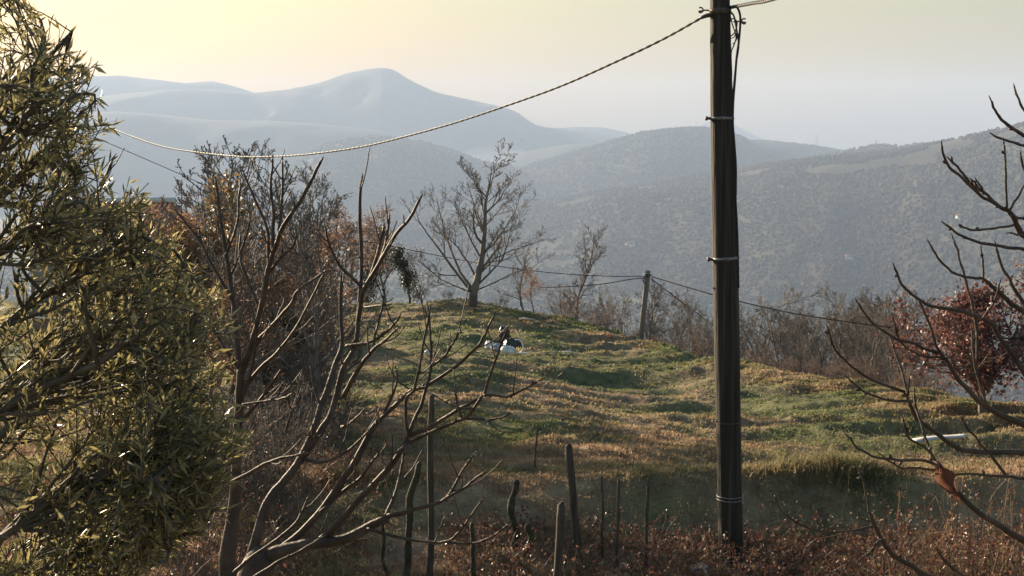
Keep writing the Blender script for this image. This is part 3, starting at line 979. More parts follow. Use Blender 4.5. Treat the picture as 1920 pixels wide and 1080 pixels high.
for pts, r in (([(1369, 14), (1380, 12), (1387, 25), (1388, 45), (1385, 80), (1381, 110), (1378, 150), (1375, 190), (1374, 230), (1377, 270), (1380, 320), (1379, 380)], .013),
               ([(1367, 20), (1376, 30), (1381, 55), (1385, 85), (1380, 120), (1376, 160), (1373, 200), (1374, 250), (1377, 300), (1379, 360), (1383, 440), (1385, 540)], .010),
               ([(1366, 45), (1374, 35), (1382, 42), (1378, 60), (1368, 70)], .007),
               ([(1368, 25), (1373, 45), (1380, 68), (1376, 85), (1371, 100), (1372, 140), (1370, 170), (1373, 200)], .007),
               ([(1368, 72), (1376, 70), (1380, 62), (1381, 74), (1374, 83)], .005)):
    b = MB(); b.tube(wobble([P(u, v, PD - .08) - pb for u, v in pts], 50), r, 7)
    obj('drop_cable', b.mesh('drop_cable', M['cable']), t)
for (u, v) in ((1343, 518), (1341, 540), (1346, 790), (1347, 640)):
    c, r = pole_at(v); b = MB(); q = P(u - 2, v, PD - .03) - pb; b.box(q, (.03, .02, .022)); obj('nail_head', b.mesh('nail_head', M['rusty'], False), t)


# ------------------------------------------------------------------ cables
def twisted(name, pts, r, pitch, label, n=500, strands=2):
    base = wobble(pts, n)
    L = np.r_[0, np.cumsum(np.linalg.norm(np.diff(base, axis=0), axis=1))]
    tn = np.gradient(base, axis=0); tn /= np.linalg.norm(tn, axis=1, keepdims=True)
    a = np.cross(tn, (0, 0, 1)); a /= np.linalg.norm(a, axis=1, keepdims=True); c = np.cross(tn, a)
    b = MB()
    for s in range(strands):
        ph_ = L / pitch * 2 * math.pi + s * 2 * math.pi / strands
        b.tube(base + (a * np.cos(ph_)[:, None] + c * np.sin(ph_)[:, None]) * r * .95, r, 6)
    return tag(obj(name, b.mesh(name, M['cable'])), label, 'cable')


left = [(1312, 35, 15), (1240, 75, 15.6), (1150, 118, 16.3), (1050, 162, 17.2), (950, 198, 18.2), (850, 231, 19.4), (760, 256, 20.6), (680, 275, 21.8), (600, 287, 23.0), (530, 293, 24.2),
        (460, 294, 25.6), (390, 288, 27.2), (310, 276, 29), (240, 253, 31), (180, 225, 33), (60, 160, 37), (-120, 50, 42)]
twisted('overhead_cable', [P(u, v, d) for u, v, d in left], .0085, .30, 'glinting twisted overhead cable sagging left from the thick wooden pole', 1300)
twisted('overhead_cable', [P(1368, 14, 15), P(1410, 6, 14.2), P(1450, -2, 13.4), P(1600, -50, 11), P(1900, -220, 8)], .011, .16, 'short twisted cable rising right from the top of the thick pole', 420)

# second, far pole with its wires
SPD = 62.0
a_top = P(1215, 507, SPD); base = on_ground(1192, SPD)
t2 = thing('utility_pole', 'small leaning wooden pole standing beyond the crest of the field', 'utility pole', base, None)
b = MB(); lo = P(1199, 660, SPD) - base; lo = lo + (lo - (a_top - base)) * .4
b.tube(np.linspace(lo, a_top - base, 8), np.linspace(.15, .12, 8), 12); obj('shaft', b.mesh('shaft', M['plank_grey']), t2)
b = MB(); b.box(P(1215, 516, SPD - .1) - base, (.34, .16, .10)); obj('crossarm', b.mesh('crossarm', M['rusty'], False), t2)
for u in (1208, 1222):
    b = MB(); b.lathe([(.03, -.06), (.06, -.02), (.045, .02), (.06, .05), (.02, .09)], P(u, 516, SPD - .15) - base, 10); obj('insulator', b.mesh('insulator', M['white_paint']), t2)
b = MB(); b.tube([P(1209, 518, SPD - .16) - base, P(1207, 527, SPD - .2) - base, P(1210, 532, SPD - .16) - base], .03, 6); obj('lead_wire', b.mesh('lead_wire', M['cable']), t2)


def wire(pts, r, label):
    b = MB(); b.tube(wobble([P(*p) for p in pts], 60), r, 5); tag(obj('overhead_wire', b.mesh('overhead_wire', M['wire'])), label, 'wire')


wire([(1207, 518, 62), (1150, 518, 62.5), (1080, 515, 63), (1000, 508, 63.5), (900, 494, 64), (800, 475, 64.5), (700, 455, 65), (620, 445, 65.5), (560, 425, 66), (300, 310, 69), (160, 250, 71)], .018, 'thin wire running left from the small leaning pole past the oak')
wire([(1207, 521, 62), (1180, 524, 63), (1140, 531, 64.5), (1090, 536, 67), (1010, 540, 72)], .022, 'fainter wire slanting down left from the small leaning pole')
wire([(1222, 519, 62), (1260, 530, 58), (1335, 552, 52), (1390, 566, 48), (1480, 586, 43), (1580, 602, 39), (1680, 615, 36), (1760, 624, 34), (1960, 640, 30)], .022, 'thin wire running right from the small leaning pole behind the thick pole')
wire([(1222, 523, 62), (1250, 545, 63), (1290, 575, 66), (1330, 605, 70), (1370, 640, 76)], .020, 'stay wire slanting right below the small leaning pole')


# ------------------------------------------------------------------ fence posts, stakes, stumps
def post(top, bot, d, wpx, mat, name, label, cat, group=None, lean=0.0):
    hi = P(*top, d + lean); lo = P(*bot, d)
    lo[2] = gz(lo[0], lo[1]) - .15
    t = thing(name, label, cat, lo, group)
    n = 14
    f = np.linspace(0, 1, n)
    pts = (hi - lo)[None] * f[:, None]
    sd = int(top[0])
    wa = .07 if name == 'vine_stump' else .016
    pts[:, 0] += wa * fbm(f * 3 + sd, f * 0, 2); pts[:, 1] += wa * fbm(f * 3, f * 0 + sd, 2)
    r = wpx * .82 / 2 * d / 2500 * (1.08 - .12 * f) * (1 + (.22 if name == 'vine_stump' else .09) * fbm(f * 7, f * 0 + sd, 2))
    b = MB(); b.tube(pts, r, 9); obj('stake', b.mesh('stake', mat), t)
    # split, weathered top
    e = MB(); rt = r[-1]
    e.tube([pts[-1] - (0, 0, .01), pts[-1] + np.array((rt * .25, 0, rt * .5)), pts[-1] + np.array((rt * .3, 0, rt * .9))], [rt * .97, rt * .7, rt * .25], 9)
    obj('worn_top', e.mesh('worn_top', mat), t)
    return t


post((809, 743), (806, 1085), 14.4, 15, M['post'], 'fence_post', 'tall dark fence post behind the forked fruit tree branches', 'post')
post((1066, 838), (1088, 1050), 15.2, 18, M['post'], 'fence_post', 'grey leaning fence post at the near edge of the dry grass', 'post')
post((1053, 946), (1040, 1200), 12.6, 20, M['post'], 'fence_post', 'reddish brown fence post in front of the grey leaning one', 'post')
post((776, 870), (757, 1090), 14.0, 17, M['post_moss'], 'vine_stump', 'thick mossy vine trunk beside the tall dark post', 'stump')
post((966, 905), (968, 1040), 15.4, 16, M['post_moss'], 'vine_stump', 'mossy old stump with green base among the brambles', 'stump')
post((990, 985), (988, 1035), 15.0, 14, M['post_moss'], 'vine_stump', 'short mossy stump right against the taller stump', 'stump')
post((725, 975), (712, 1060), 14.3, 8, M['post_moss'], 'vine_stump', 'thin crooked vine stem in the sunlit grass', 'stump')
post((884, 985), (900, 1090), 14.0, 11, M['post_moss'], 'vine_stump', 'dark crooked vine stem below the lowest fruit tree branch', 'stump')
post((1007, 798), (1002, 895), 18.3, 4, M['post'], 'thin_stake', 'thin dark stick standing up from the dry grass', 'stake')
post((1215, 903), (1210, 1070), 14.6, 8, M['post'], 'thin_stake', 'thin grey stake at the foot of the bank left of the thick pole', 'stake')
post((1128, 895), (1130, 1050), 15.2, 6, M['post'], 'thin_stake', 'slim dark stake just right of the grey leaning post', 'stake')
post((1160, 900), (1155, 1075), 14.7, 7, M['post'], 'thin_stake', 'slim stake midway between the leaning post and the grey stake', 'stake')

# ------------------------------------------------------------------ things lying about
def board(name, a, c, d1, d2, wid_, th, mat, label, cat, lift=.06):
    p0 = P(*a, d1); p1 = P(*c, d2)
    for p in (p0, p1): p[2] = gz(p[0], p[1]) + lift
    L = np.linalg.norm(p1 - p0); ax = (p1 - p0) / L; up = np.array((0, 0, 1.)); sd = unit(np.cross(up, ax)); up = np.cross(ax, sd)
    n = 8
    V = []
    for k in range(n + 1):
        f = k / n; c_ = ax * L * f + up * (.015 * math.sin(f * 5))
        for s, h in ((-1, -1), (1, -1), (1, 1), (-1, 1)):
            V.append(c_ + sd * s * wid_ / 2 + up * h * th / 2)
    q = [[k * 4 + e, k * 4 + (e + 1) % 4, k * 4 + 4 + (e + 1) % 4, k * 4 + 4 + e] for k in range(n) for e in range(4)]
    b = MB(); b.add(V, q + [[3, 2, 1, 0], [n * 4, n * 4 + 1, n * 4 + 2, n * 4 + 3]])
    o = obj(name, b.mesh(name, mat, False), None, p0)
    return tag(o, label, cat)


board('white_board', (1716, 836), (1812, 829), hit(1716, 839), hit(1812, 833), .24, .03, M['plank_pale'], 'white painted board lying on the grass behind the right hand branches', 'board', .1)
board('wooden_plank', (978, 610), (1000, 611), hit(978, 611), hit(1000, 611), .4, .07, M['plank'], 'short weathered plank lying on the shaded slope below the oak', 'plank', .12)
board('white_sheet', (205, 1016), (345, 1006), 15.2, 15.5, .34, .03, M['plank_pale'], 'long white panel lying under the olive foliage', 'board', .35)
# supports under the two raised boards
for nm, u, d, lift, hgt, lab in (('stone_block', 275, 15.35, .16, .36, 'stone block carrying the white panel under the olive'),):
    g = on_ground(u, d)
    b = MB(); V = ICO_V * np.array((.3, .22, hgt * .62)) * (1 + .12 * rng.normal(size=(12, 1))) + np.array((0, 0, hgt * .42))
    b.add(V, ICO_F); tag(obj(nm, b.mesh(nm, M['bark'], False), None, g), lab, 'stone')


def bag(name, u, v, d, size, mat, label, cat, seed, group=None):
    d = hit(u, v); g = P(u, v, d); g[2] = gz(g[0], g[1])
    rg = np.random.default_rng(seed)
    th = np.linspace(0, math.pi, 20); fi = np.linspace(0, 2 * math.pi, 31)[:-1]
    TH, FI = np.meshgrid(th, fi, indexing='ij')
    X = np.sin(TH) * np.cos(FI); Y = np.sin(TH) * np.sin(FI); Z = np.cos(TH)
    r = 1 + .30 * fbm(X * 2.2 + seed, Y * 2.2 + Z * 1.7, 3) - .30 * np.abs(fbm(X * 4 + seed * 3 + Z, Y * 4 - Z * 3, 2))
    V = np.stack([X * r * size[0] * .85, Y * r * size[1] * .85, np.maximum(Z * r * size[2], -size[2] * .55) * .8], -1)
    V[..., 2] += size[2] * .5
    n = 30
    i = np.arange(19)[:, None] * n; j = np.arange(n)[None]; k = (j + 1) % n
    q = np.stack([i + j, i + n + j, i + n + k, i + k], -1).reshape(-1, 4)
    b = MB(); b.add(V.reshape(-1, 3), q)
    return tag(obj(name, b.mesh(name, mat), None, g), label, cat, group)


bag('rubbish_bag', 952, 664, 45.0, (.36, .25, .24), M['bag_white'], 'pale white plastic bag in front of the rubbish heap on the field', 'bag', 1)
bag('rubbish_bag', 962, 652, 45.8, (.38, .3, .36), M['bag_dark'], 'black rubbish bag at the right of the heap on the field', 'bag', 2)
bag('rubbish_bag', 935, 658, 45.7, (.4, .3, .22), M['rag'], 'bluish grey bundle of rags in the middle of the rubbish heap', 'rags', 3)
bag('rubbish_bag', 918, 653, 45.9, (.22, .2, .28), M['bag_white'], 'small white bag at the left end of the rubbish heap', 'bag', 4)
bag('rubbish_bag', 945, 645, 46.3, (.26, .22, .40), M['bag_dark'], 'dark upright bag behind the rags of the rubbish heap', 'bag', 6)
bag('soil_lump', 905, 660, 45.4, (.35, .2, .12), M['plank'], 'flat pale rubble at the left foot of the rubbish heap', 'rubble', 5)
# loop of pale hose leaning on the black bag
hp = P(970, 663, hit(970, 663)); hp[2] = gz(hp[0], hp[1])
b = MB(); an = np.linspace(-.3, 2.6, 16)
b.tube([(-.02 + .22 * math.sin(a), 0, .10 + .26 * math.cos(a) + .18) for a in an], .022, 7)
b.tube([(.05, -.05, .05), (.25, -.05, .03), (.45, 0, .05)], .05, 7)
tag(obj('hose_loop', b.mesh('hose_loop', M['white_paint']), None, hp), 'pale curved pipe leaning against the black rubbish bag', 'pipe')
bag('plastic_scrap', 803, 678, 42.5, (.16, .12, .16), M['bag_white'], 'small white plastic scrap on the field behind the fruit tree shoots', 'litter', 7)
bag('paper_scrap', 1064, 664, 44.5, (.24, .15, .07), M['bag_white'], 'flat pale paper lying in the sunlit grass right of the rubbish heap', 'litter', 8)
bag('paper_scrap', 1146, 642, 49.0, (.2, .15, .06), M['bag_white'], 'small pale scrap at the sunlit rim below the leaning pole', 'litter', 9)
bag('plastic_bag', 1312, 1080, 14.2, (.13, .10, .10), M['bag_white'], 'crumpled white plastic bag in the brambles at the foot of the thick pole', 'bag', 10)


# ------------------------------------------------------------------ traced fruit trees
def traced(name, root_d, branches, base, label, bark, seed, spur=.5, trunk=None, shoots=True):
    """branches: (pixel polyline, depth at start, depth at end, width px start, width px end)"""
    t = thing(name, label, 'tree', base)
    rg = np.random.default_rng(seed)
    if trunk is not None:
        pts, rad = trunk
        b = MB(); b.tube(wobble(np.array(pts) - base, 30, .02, seed), np.interp(np.linspace(0, len(rad) - 1, 30), np.arange(len(rad)), rad), 12)
        obj('trunk', b.mesh('trunk', bark), t)
    for q, (pl, d0, d1, w0, w1) in enumerate(branches):
        n = len(pl)
        ds = np.linspace(d0, d1, n)
        pts = [P(u, v, d) - base for (u, v), d in zip(pl, ds)]
        m = max(14, 7 * n)
        path = wobble(pts, m, .006, seed + q)
        f = np.linspace(0, 1, m); dm = np.linspace(d0, d1, m)
        r = (w0 + (w1 - w0) * f ** .85) / 2 * dm / 2500 * .68
        L = np.r_[0, np.cumsum(np.linalg.norm(np.diff(path, axis=0), axis=1))]
        node = np.maximum(0, np.cos(L / .075 * 2 * math.pi + q)) ** 6
        r = r * (1 + .12 * node * np.clip(1.6 - r / .012, 0, 1)) * (1 + .05 * fbm(L * 12 + q, L * 0, 2))
        r[-1] *= .45
        b = MB(); b.tube(path, r, 9 if w0 > 14 else 7)
        # buds at the nodes and a pointed end bud
        tn = unit(path[-1] - path[-3])
        b.tube([path[-1], path[-1] + tn * .012, path[-1] + tn * .028], [r[-2] * .75, r[-2] * .65, r[-2] * .12], 6)
        for k in range(2, m - 1, 3):
            if rg.random() < spur and r[k] < .03:
                dv = unit(perp(unit(path[k + 1] - path[k]), rg) + unit(path[k + 1] - path[k]) * .8)
                l = rg.uniform(.008, .02)
                b.tube([path[k] + dv * r[k] * .5, path[k] + dv * (r[k] + l * .5), path[k] + dv * (r[k] + l)], [.006, .006, .002], 5)
        for _ in range(int(rg.integers(1, 4)) if shoots else 0):
            k = int(rg.integers(m // 4, m - 2)); tq_ = unit(path[k + 1] - path[k])
            dv = unit(tq_ * .8 + perp(tq_, rg) * .75 + np.array((0, 0, .35))); l = rg.uniform(.08, .24)
            sh_ = wobble([path[k], path[k] + dv * l * .5, path[k] + dv * l + np.array((0, 0, l * .22))], 9, .006, q + k)
            b.tube(sh_, np.linspace(min(r[k] * .6, .007), .0028, 9), 5)
        obj('branch', b.mesh('branch', bark), t)
    return t


FT = 7.0
fb = on_ground(455, FT)
FBR = [
    # low limb reaching right
    ([(478, 1050), (540, 1030), (600, 1018), (645, 1012), (700, 985), (728, 968)], 7.0, 6.9, 46, 22),
    ([(728, 968), (780, 955), (830, 940), (850, 915), (868, 882), (884, 860)], 6.9, 6.6, 14, 6),
    ([(828, 941), (870, 915), (892, 897), (906, 888)], 6.72, 6.6, 9, 6),
    ([(722, 972), (740, 930), (750, 895), (757, 850)], 6.9, 7.1, 13, 7),
    ([(690, 992), (725, 1003), (770, 1012), (825, 1017), (856, 1002), (882, 970), (903, 938)], 6.9, 6.5, 10, 6),
    ([(835, 1016), (890, 1018), (930, 1000), (956, 981)], 6.62, 6.4, 8, 5),
    # diagonal limb A and its fork
    ([(590, 1020), (620, 996), (680, 930), (735, 868), (767, 818)], 7.0, 6.8, 22, 15),
    ([(767, 818), (760, 790), (763, 750), (774, 733), (784, 700), (792, 650), (806, 578)], 6.8, 6.6, 11, 6),
    ([(767, 818), (785, 770), (800, 725), (808, 685), (807, 640), (801, 572)], 6.8, 6.95, 12, 6),
    ([(807, 688), (832, 668), (849, 642), (861, 620)], 6.86, 6.7, 8, 5),
    ([(770, 815), (810, 797), (850, 775), (885, 753), (907, 740), (917, 708), (935, 660), (953, 612)], 6.8, 6.3, 13, 6),
    ([(908, 741), (948, 743), (980, 731), (1015, 713)], 6.5, 6.3, 9, 5),
    ([(902, 746), (885, 772), (870, 786)], 6.5, 6.6, 9, 9),
    ([(768, 830), (820, 805), (868, 786), (910, 787), (945, 780), (961, 772)], 6.8, 6.5, 11, 5),
    ([(868, 786), (859, 765), (853, 733)], 6.64, 6.55, 6, 4),
    ([(768, 825), (748, 845), (730, 851)], 6.8, 6.7, 8, 5),
    # limb B
    ([(500, 1050), (533, 1024), (593, 969), (659, 876), (696, 810), (716, 784)], 7.0, 7.1, 24, 16),
    ([(716, 784), (773, 732), (800, 724), (858, 686), (891, 653), (910, 627), (926, 590)], 7.1, 6.7, 13, 6),
    ([(716, 784), (735, 745), (744, 715), (743, 692)], 7.1, 7.2, 9, 6),
    ([(744, 715), (757, 722), (765, 728)], 7.15, 7.1, 6, 5),
    # limb C, D with the tall shoots
    ([(470, 1045), (498, 948), (530, 905), (563, 862), (590, 800), (607, 747), (626, 692), (641, 648), (638, 596), (640, 520)], 7.0, 7.6, 30, 9),
    ([(560, 868), (600, 810), (622, 772), (645, 690), (668, 640), (675, 560), (677, 490), (675, 400), (678, 334)], 7.3, 7.8, 22, 8),
    ([(672, 600), (683, 545), (718, 481), (748, 433), (766, 412), (789, 370)], 7.5, 7.2, 14, 8),
    ([(684, 545), (704, 493), (714, 450), (720, 423)], 7.48, 7.6, 10, 7),
    ([(712, 492), (724, 450), (731, 408)], 7.4, 7.6, 9, 7),
    ([(675, 535), (650, 512), (630, 485), (615, 452), (610, 427)], 7.6, 7.4, 10, 6),
    ([(645, 740), (667, 700), (696, 659), (720, 640), (744, 618)], 7.4, 7.1, 15, 6),
    ([(648, 648), (689, 643), (726, 622), (740, 608), (750, 592)], 7.55, 7.2, 11, 6),
    ([(676, 577), (702, 575), (731, 571)], 7.6, 7.3, 7, 5),
    ([(700, 655), (705, 620), (715, 580), (722, 545)], 7.25, 7.4, 8, 5),
    ([(437, 902), (493, 873), (530, 858), (575, 850)], 7.0, 6.7, 12, 7),
    ([(570, 862), (612, 865), (652, 845), (693, 806)], 7.2, 6.9, 11, 6),
    ([(600, 962), (627, 935), (650, 895), (667, 862)], 7.0, 7.2, 13, 7),
    ([(622, 940), (674, 897), (695, 870), (711, 847)], 7.1, 6.9, 12, 6),
    ([(455, 758), (500, 752), (530, 748), (545, 740)], 7.2, 6.9, 8, 5),
    ([(536, 808), (548, 770), (562, 742)], 7.0, 6.9, 8, 5),
    ([(440, 1075), (480, 1040), (550, 985), (575, 940)], 6.6, 6.7, 14, 7),
    ([(450, 1100), (510, 1062), (560, 1035), (605, 1010)], 6.4, 6.5, 14, 8),
    ([(620, 775), (600, 820), (575, 815)], 7.25, 7.1, 8, 6),
    ([(640, 800), (660, 790), (682, 768)], 7.2, 6.9, 8, 5),
]
traced('fruit_tree', FT, FBR, fb, 'bare pruned fruit tree with long smooth shoots reaching over the field', M['bark_fig'], 401, .2,
       ([fb - (0, 0, .2), on_ground(458, FT) + (0, 0, .9), P(470, 1180, FT), P(482, 1060, FT), P(500, 1040, FT)], [.14, .12, .11, .085, .05]))

F2 = 9.0
f2b = on_ground(430, F2)
FB2 = [
    ([(441, 905), (446, 800), (450, 735), (452, 690)], 9.0, 9.0, 30, 22),
    ([(452, 690), (440, 600), (436, 560), (424, 478), (412, 400), (404, 335)], 9.0, 9.3, 18, 7),
    ([(452, 700), (470, 650), (489, 581), (500, 520), (511, 478), (530, 426), (559, 385), (585, 337), (604, 301)], 9.0, 8.6, 20, 8),
    ([(511, 478), (512, 400), (508, 350), (511, 296)], 8.85, 9.0, 11, 6),
    ([(505, 505), (500, 430), (480, 380), (455, 322)], 8.9, 9.2, 11, 6),
    ([(522, 445), (528, 380), (531, 300)], 8.8, 9.0, 9, 6),
    ([(500, 520), (530, 480), (548, 462), (556, 440)], 8.9, 8.5, 9, 6),
    ([(489, 581), (462, 520), (450, 480), (452, 440)], 8.95, 9.2, 10, 6),
    ([(436, 560), (400, 500), (380, 462), (372, 430)], 9.1, 9.3, 11, 6),
    ([(430, 520), (448, 480), (462, 440), (468, 415)], 9.2, 9.0, 8, 5),
    ([(470, 650), (510, 610), (545, 570), (560, 545), (607, 510)], 9.0, 8.5, 12, 6),
    ([(450, 735), (490, 690), (520, 660), (560, 605), (608, 512)], 9.0, 8.7, 13, 6),
    ([(452, 700), (420, 650), (390, 600), (375, 560)], 9.0, 9.2, 13, 6),
    ([(446, 800), (480, 760), (510, 720), (530, 690)], 9.0, 8.7, 12, 6),
    ([(441, 880), (410, 800), (395, 740), (370, 690)], 9.0, 9.3, 14, 7),
    ([(448, 760), (470, 700), (480, 640), (478, 600)], 9.0, 8.8, 11, 6),
    ([(380, 462), (350, 420), (330, 395)], 9.25, 9.3, 7, 5),
    ([(424, 478), (445, 420), (448, 370), (452, 340)], 9.15, 9.3, 8, 5),
    ([(180, 372), (195, 340), (210, 302)], 8.6, 8.6, 9, 8),
    ([(300, 620), (230, 480), (180, 372)], 8.8, 8.6, 14, 9),
    ([(441, 860), (380, 740), (300, 620)], 9.0, 8.8, 16, 14),
]
traced('fruit_tree', F2, FB2, f2b, 'taller bare tree with upright forking stems between the olive and the pruned fruit tree', M['bark_fig'], 431, .15,
       ([f2b - (0, 0, .2), f2b + (.02, 0, .7), P(428, 1080, F2), P(436, 980, F2), P(441, 900, F2)], [.10, .08, .062, .048, .036]))

RT = 5.2
rbse = P(2300, 1100, RT + .2); rbse[2] = gz(rbse[0], rbse[1])
def ext(pl, *more): return list(pl) + list(more)
RBR = [
    ([(2120, 520), (2020, 330), (1960, 275), (1920, 252), (1892, 234), (1869, 213), (1857, 186)], 5.3, 5.0, 16, 6),
    ([(1985, 300), (1920, 272), (1890, 263), (1861, 252)], 5.2, 5.0, 9, 6),
    ([(1990, 305), (1940, 240), (1912, 192), (1903, 166)], 5.2, 5.3, 9, 6),
    ([(2170, 780), (2040, 590), (1970, 500), (1920, 443), (1906, 421), (1890, 393)], 5.3, 5.1, 26, 13),
    ([(1890, 395), (1857, 379), (1822, 351), (1786, 319), (1770, 295), (1765, 273)], 5.1, 4.9, 11, 6),
    ([(1872, 385), (1839, 358), (1814, 337), (1796, 315), (1783, 300)], 5.08, 5.1, 9, 6),
    ([(1836, 356), (1829, 345), (1823, 337)], 5.05, 5.0, 6, 5), ([(1846, 364), (1838, 350), (1832, 340)], 5.05, 5.0, 6, 5),
    ([(1888, 392), (1887, 333), (1882, 271)], 5.1, 5.2, 8, 6),
    ([(1893, 395), (1908, 370), (1922, 345), (1950, 320)], 5.1, 5.3, 8, 5),
    ([(1897, 403), (1921, 410), (1960, 412)], 5.1, 5.3, 8, 5),
    ([(1985, 420), (1940, 360), (1922, 325), (1913, 290)], 5.3, 5.2, 8, 6),
    ([(1899, 421), (1870, 427), (1830, 431), (1802, 425)], 5.1, 4.85, 7, 6),
    ([(2090, 560), (2000, 490), (1925, 470), (1880, 463), (1840, 455), (1800, 440), (1772, 420)], 5.3, 4.8, 13, 6),
    ([(1920, 442), (1905, 440), (1895, 437)], 5.1, 5.0, 6, 5),
    ([(2150, 850), (2020, 680), (1925, 590), (1890, 565), (1860, 535), (1845, 523)], 5.3, 5.1, 20, 9),
    ([(1845, 523), (1810, 520), (1790, 512), (1760, 485), (1742, 457)], 5.1, 4.9, 8, 6),
    ([(1846, 525), (1842, 492), (1838, 466)], 5.1, 5.2, 7, 6),
    ([(2020, 680), (1925, 575), (1900, 538), (1880, 500), (1868, 463)], 5.25, 5.35, 13, 7),
    ([(1835, 680), (1828, 590), (1815, 540), (1800, 490), (1787, 448)], 5.0, 5.1, 9, 6),
    ([(1960, 760), (1880, 640), (1850, 602), (1820, 588), (1750, 576), (1715, 556), (1690, 530), (1676, 498)], 5.2, 4.7, 15, 6),
    ([(2160, 960), (2040, 860), (1930, 802), (1880, 780), (1840, 755), (1800, 715), (1768, 670)], 5.3, 4.9, 26, 11),
    ([(1768, 670), (1756, 652), (1743, 605), (1723, 565)], 4.9, 4.8, 9, 6),
    ([(1762, 662), (1710, 645), (1665, 628), (1630, 600), (1608, 565)], 4.9, 4.6, 9, 6),
    ([(1775, 672), (1728, 668), (1705, 655), (1686, 635), (1676, 602)], 4.9, 4.75, 6, 5),
    ([(1850, 762), (1830, 690), (1822, 620)], 5.0, 5.1, 8, 5),
    ([(2150, 990), (2040, 880), (1925, 852), (1860, 848), (1800, 842), (1760, 815), (1720, 785), (1703, 752), (1694, 735)], 5.3, 4.75, 22, 8),
    ([(1695, 736), (1640, 715), (1600, 690), (1566, 655), (1552, 615)], 4.75, 4.5, 9, 6),
    ([(1702, 740), (1688, 690), (1670, 635)], 4.78, 4.9, 8, 5),
    ([(1702, 745), (1704, 722), (1703, 705)], 4.75, 4.7, 6, 4),
    ([(1703, 752), (1660, 748), (1620, 735), (1590, 709)], 4.78, 4.6, 8, 5),
    ([(1748, 864), (1735, 820), (1720, 775), (1712, 735)], 4.7, 4.85, 9, 6),
    ([(1757, 872), (1734, 863), (1673, 861), (1637, 856), (1607, 838), (1592, 819)], 4.7, 4.5, 10, 6),
    ([(1760, 882), (1748, 881), (1695, 877), (1670, 866), (1652, 854)], 4.7, 4.6, 8, 5),
    ([(2140, 1120), (2040, 1070), (1930, 1020), (1880, 990), (1830, 955), (1790, 915), (1757, 870)], 5.2, 4.7, 26, 11),
    ([(1757, 872), (1740, 845), (1705, 820), (1694, 790)], 4.7, 4.6, 8, 6),
    ([(2060, 950), (1980, 910), (1920, 899), (1884, 891), (1779, 891)], 5.2, 4.8, 13, 6),
    ([(1884, 891), (1854, 847), (1823, 816), (1808, 790)], 5.0, 4.9, 9, 6),
    ([(2100, 1280), (1900, 1160), (1740, 1080), (1712, 1063), (1673, 1038), (1643, 991), (1632, 963)], 5.0, 4.5, 22, 10),
    ([(1632, 963), (1621, 913), (1611, 880)], 4.5, 4.5, 8, 5),
    ([(1640, 988), (1563, 997), (1513, 990), (1467, 960), (1453, 933)], 4.5, 4.3, 8, 5),
    ([(1632, 978), (1612, 971), (1605, 952)], 4.5, 4.45, 7, 4),
    ([(1652, 1010), (1636, 1030), (1620, 1040)], 4.52, 4.45, 7, 5),
    ([(1900, 1160), (1804, 1080), (1779, 1058), (1759, 1033)], 4.8, 4.6, 12, 7),
    ([(1840, 600), (1862, 570), (1876, 532)], 4.9, 4.8, 6, 5),
]
traced('fruit_tree', RT, RBR, rbse, 'bare tree with curving upturned branches reaching in from the right', M['bark_fig'], 461, .14,
       ([rbse - (0, 0, .2), rbse + (0, 0, 1.5), P(2220, 1200, RT), P(2160, 960, RT + .1), P(2150, 800, RT + .1), P(2110, 520, RT + .1)], [.16, .14, .12, .09, .06, .025]), False)
# reddish scrap caught on the branch
sp0 = P(1757, 868, 4.68)
nu, nv = 9, 14
SV = []
for q in range(nv):
    f = q / (nv - 1)
    c = np.array((.075 * f ** 1.3 + .008 * math.sin(f * 9), -.01, -.125 * f))
    wq = (.028 + .055 * math.sin(min(1, f * 1.15) * math.pi) ** .8) * (1 - .25 * f)
    for p_ in range(nu):
        g_ = p_ / (nu - 1) - .5
        SV.append(c + np.array((g_ * wq, .03 * math.sin(g_ * 7 + f * 5), .012 * math.sin(g_ * 11 + f * 3) - (.02 * abs(math.sin(g_ * 14)) if q == nv - 1 else 0))))
SF = [[q * nu + p_, q * nu + p_ + 1, (q + 1) * nu + p_ + 1, (q + 1) * nu + p_] for q in range(nv - 1) for p_ in range(nu - 1)]
b = MB(); b.add(SV, SF)
o = tag(obj('dry_scrap', b.mesh('dry_scrap', M['scrap']), None, sp0), 'crumpled reddish dry leaf hanging from the right hand branches', 'leaf')

# ------------------------------------------------------------------ olive tree
OL = 4.4
orng = np.random.default_rng(77)
ol_base = np.array((-2.25, 4.7, gz(-2.25, 4.7)))
BND = np.array([(-200, 10), (0, 55), (60, 75), (100, 130), (140, 175), (180, 165), (215, 200), (260, 160), (300, 175), (350, 215), (420, 300), (480, 345), (550, 385), (620, 415), (700, 395), (760, 405), (820, 425), (880, 440), (930, 410), (990, 360), (1040, 300), (1100, 240), (1250, 120)], float)
t = thing('olive_tree', 'large olive tree with narrow grey green leaves close on the left', 'tree', ol_base)
limbs = []
tr = wobble([ol_base - (0, 0, .3), ol_base + (.05, 0, 1.2), ol_base + (.02, -.05, 2.2), ol_base + (-.05, -.1, 3.2), ol_base + (0, -.15, 4.6)], 24, .05, 3)
b = MB(); b.tube(tr - ol_base, np.linspace(.17, .03, 24), 12); obj('trunk', b.mesh('trunk', M['bark_olive']), t)
TW = []           # twigs: polylines with leaves
LB = MB()
cnt = 0
tips = []
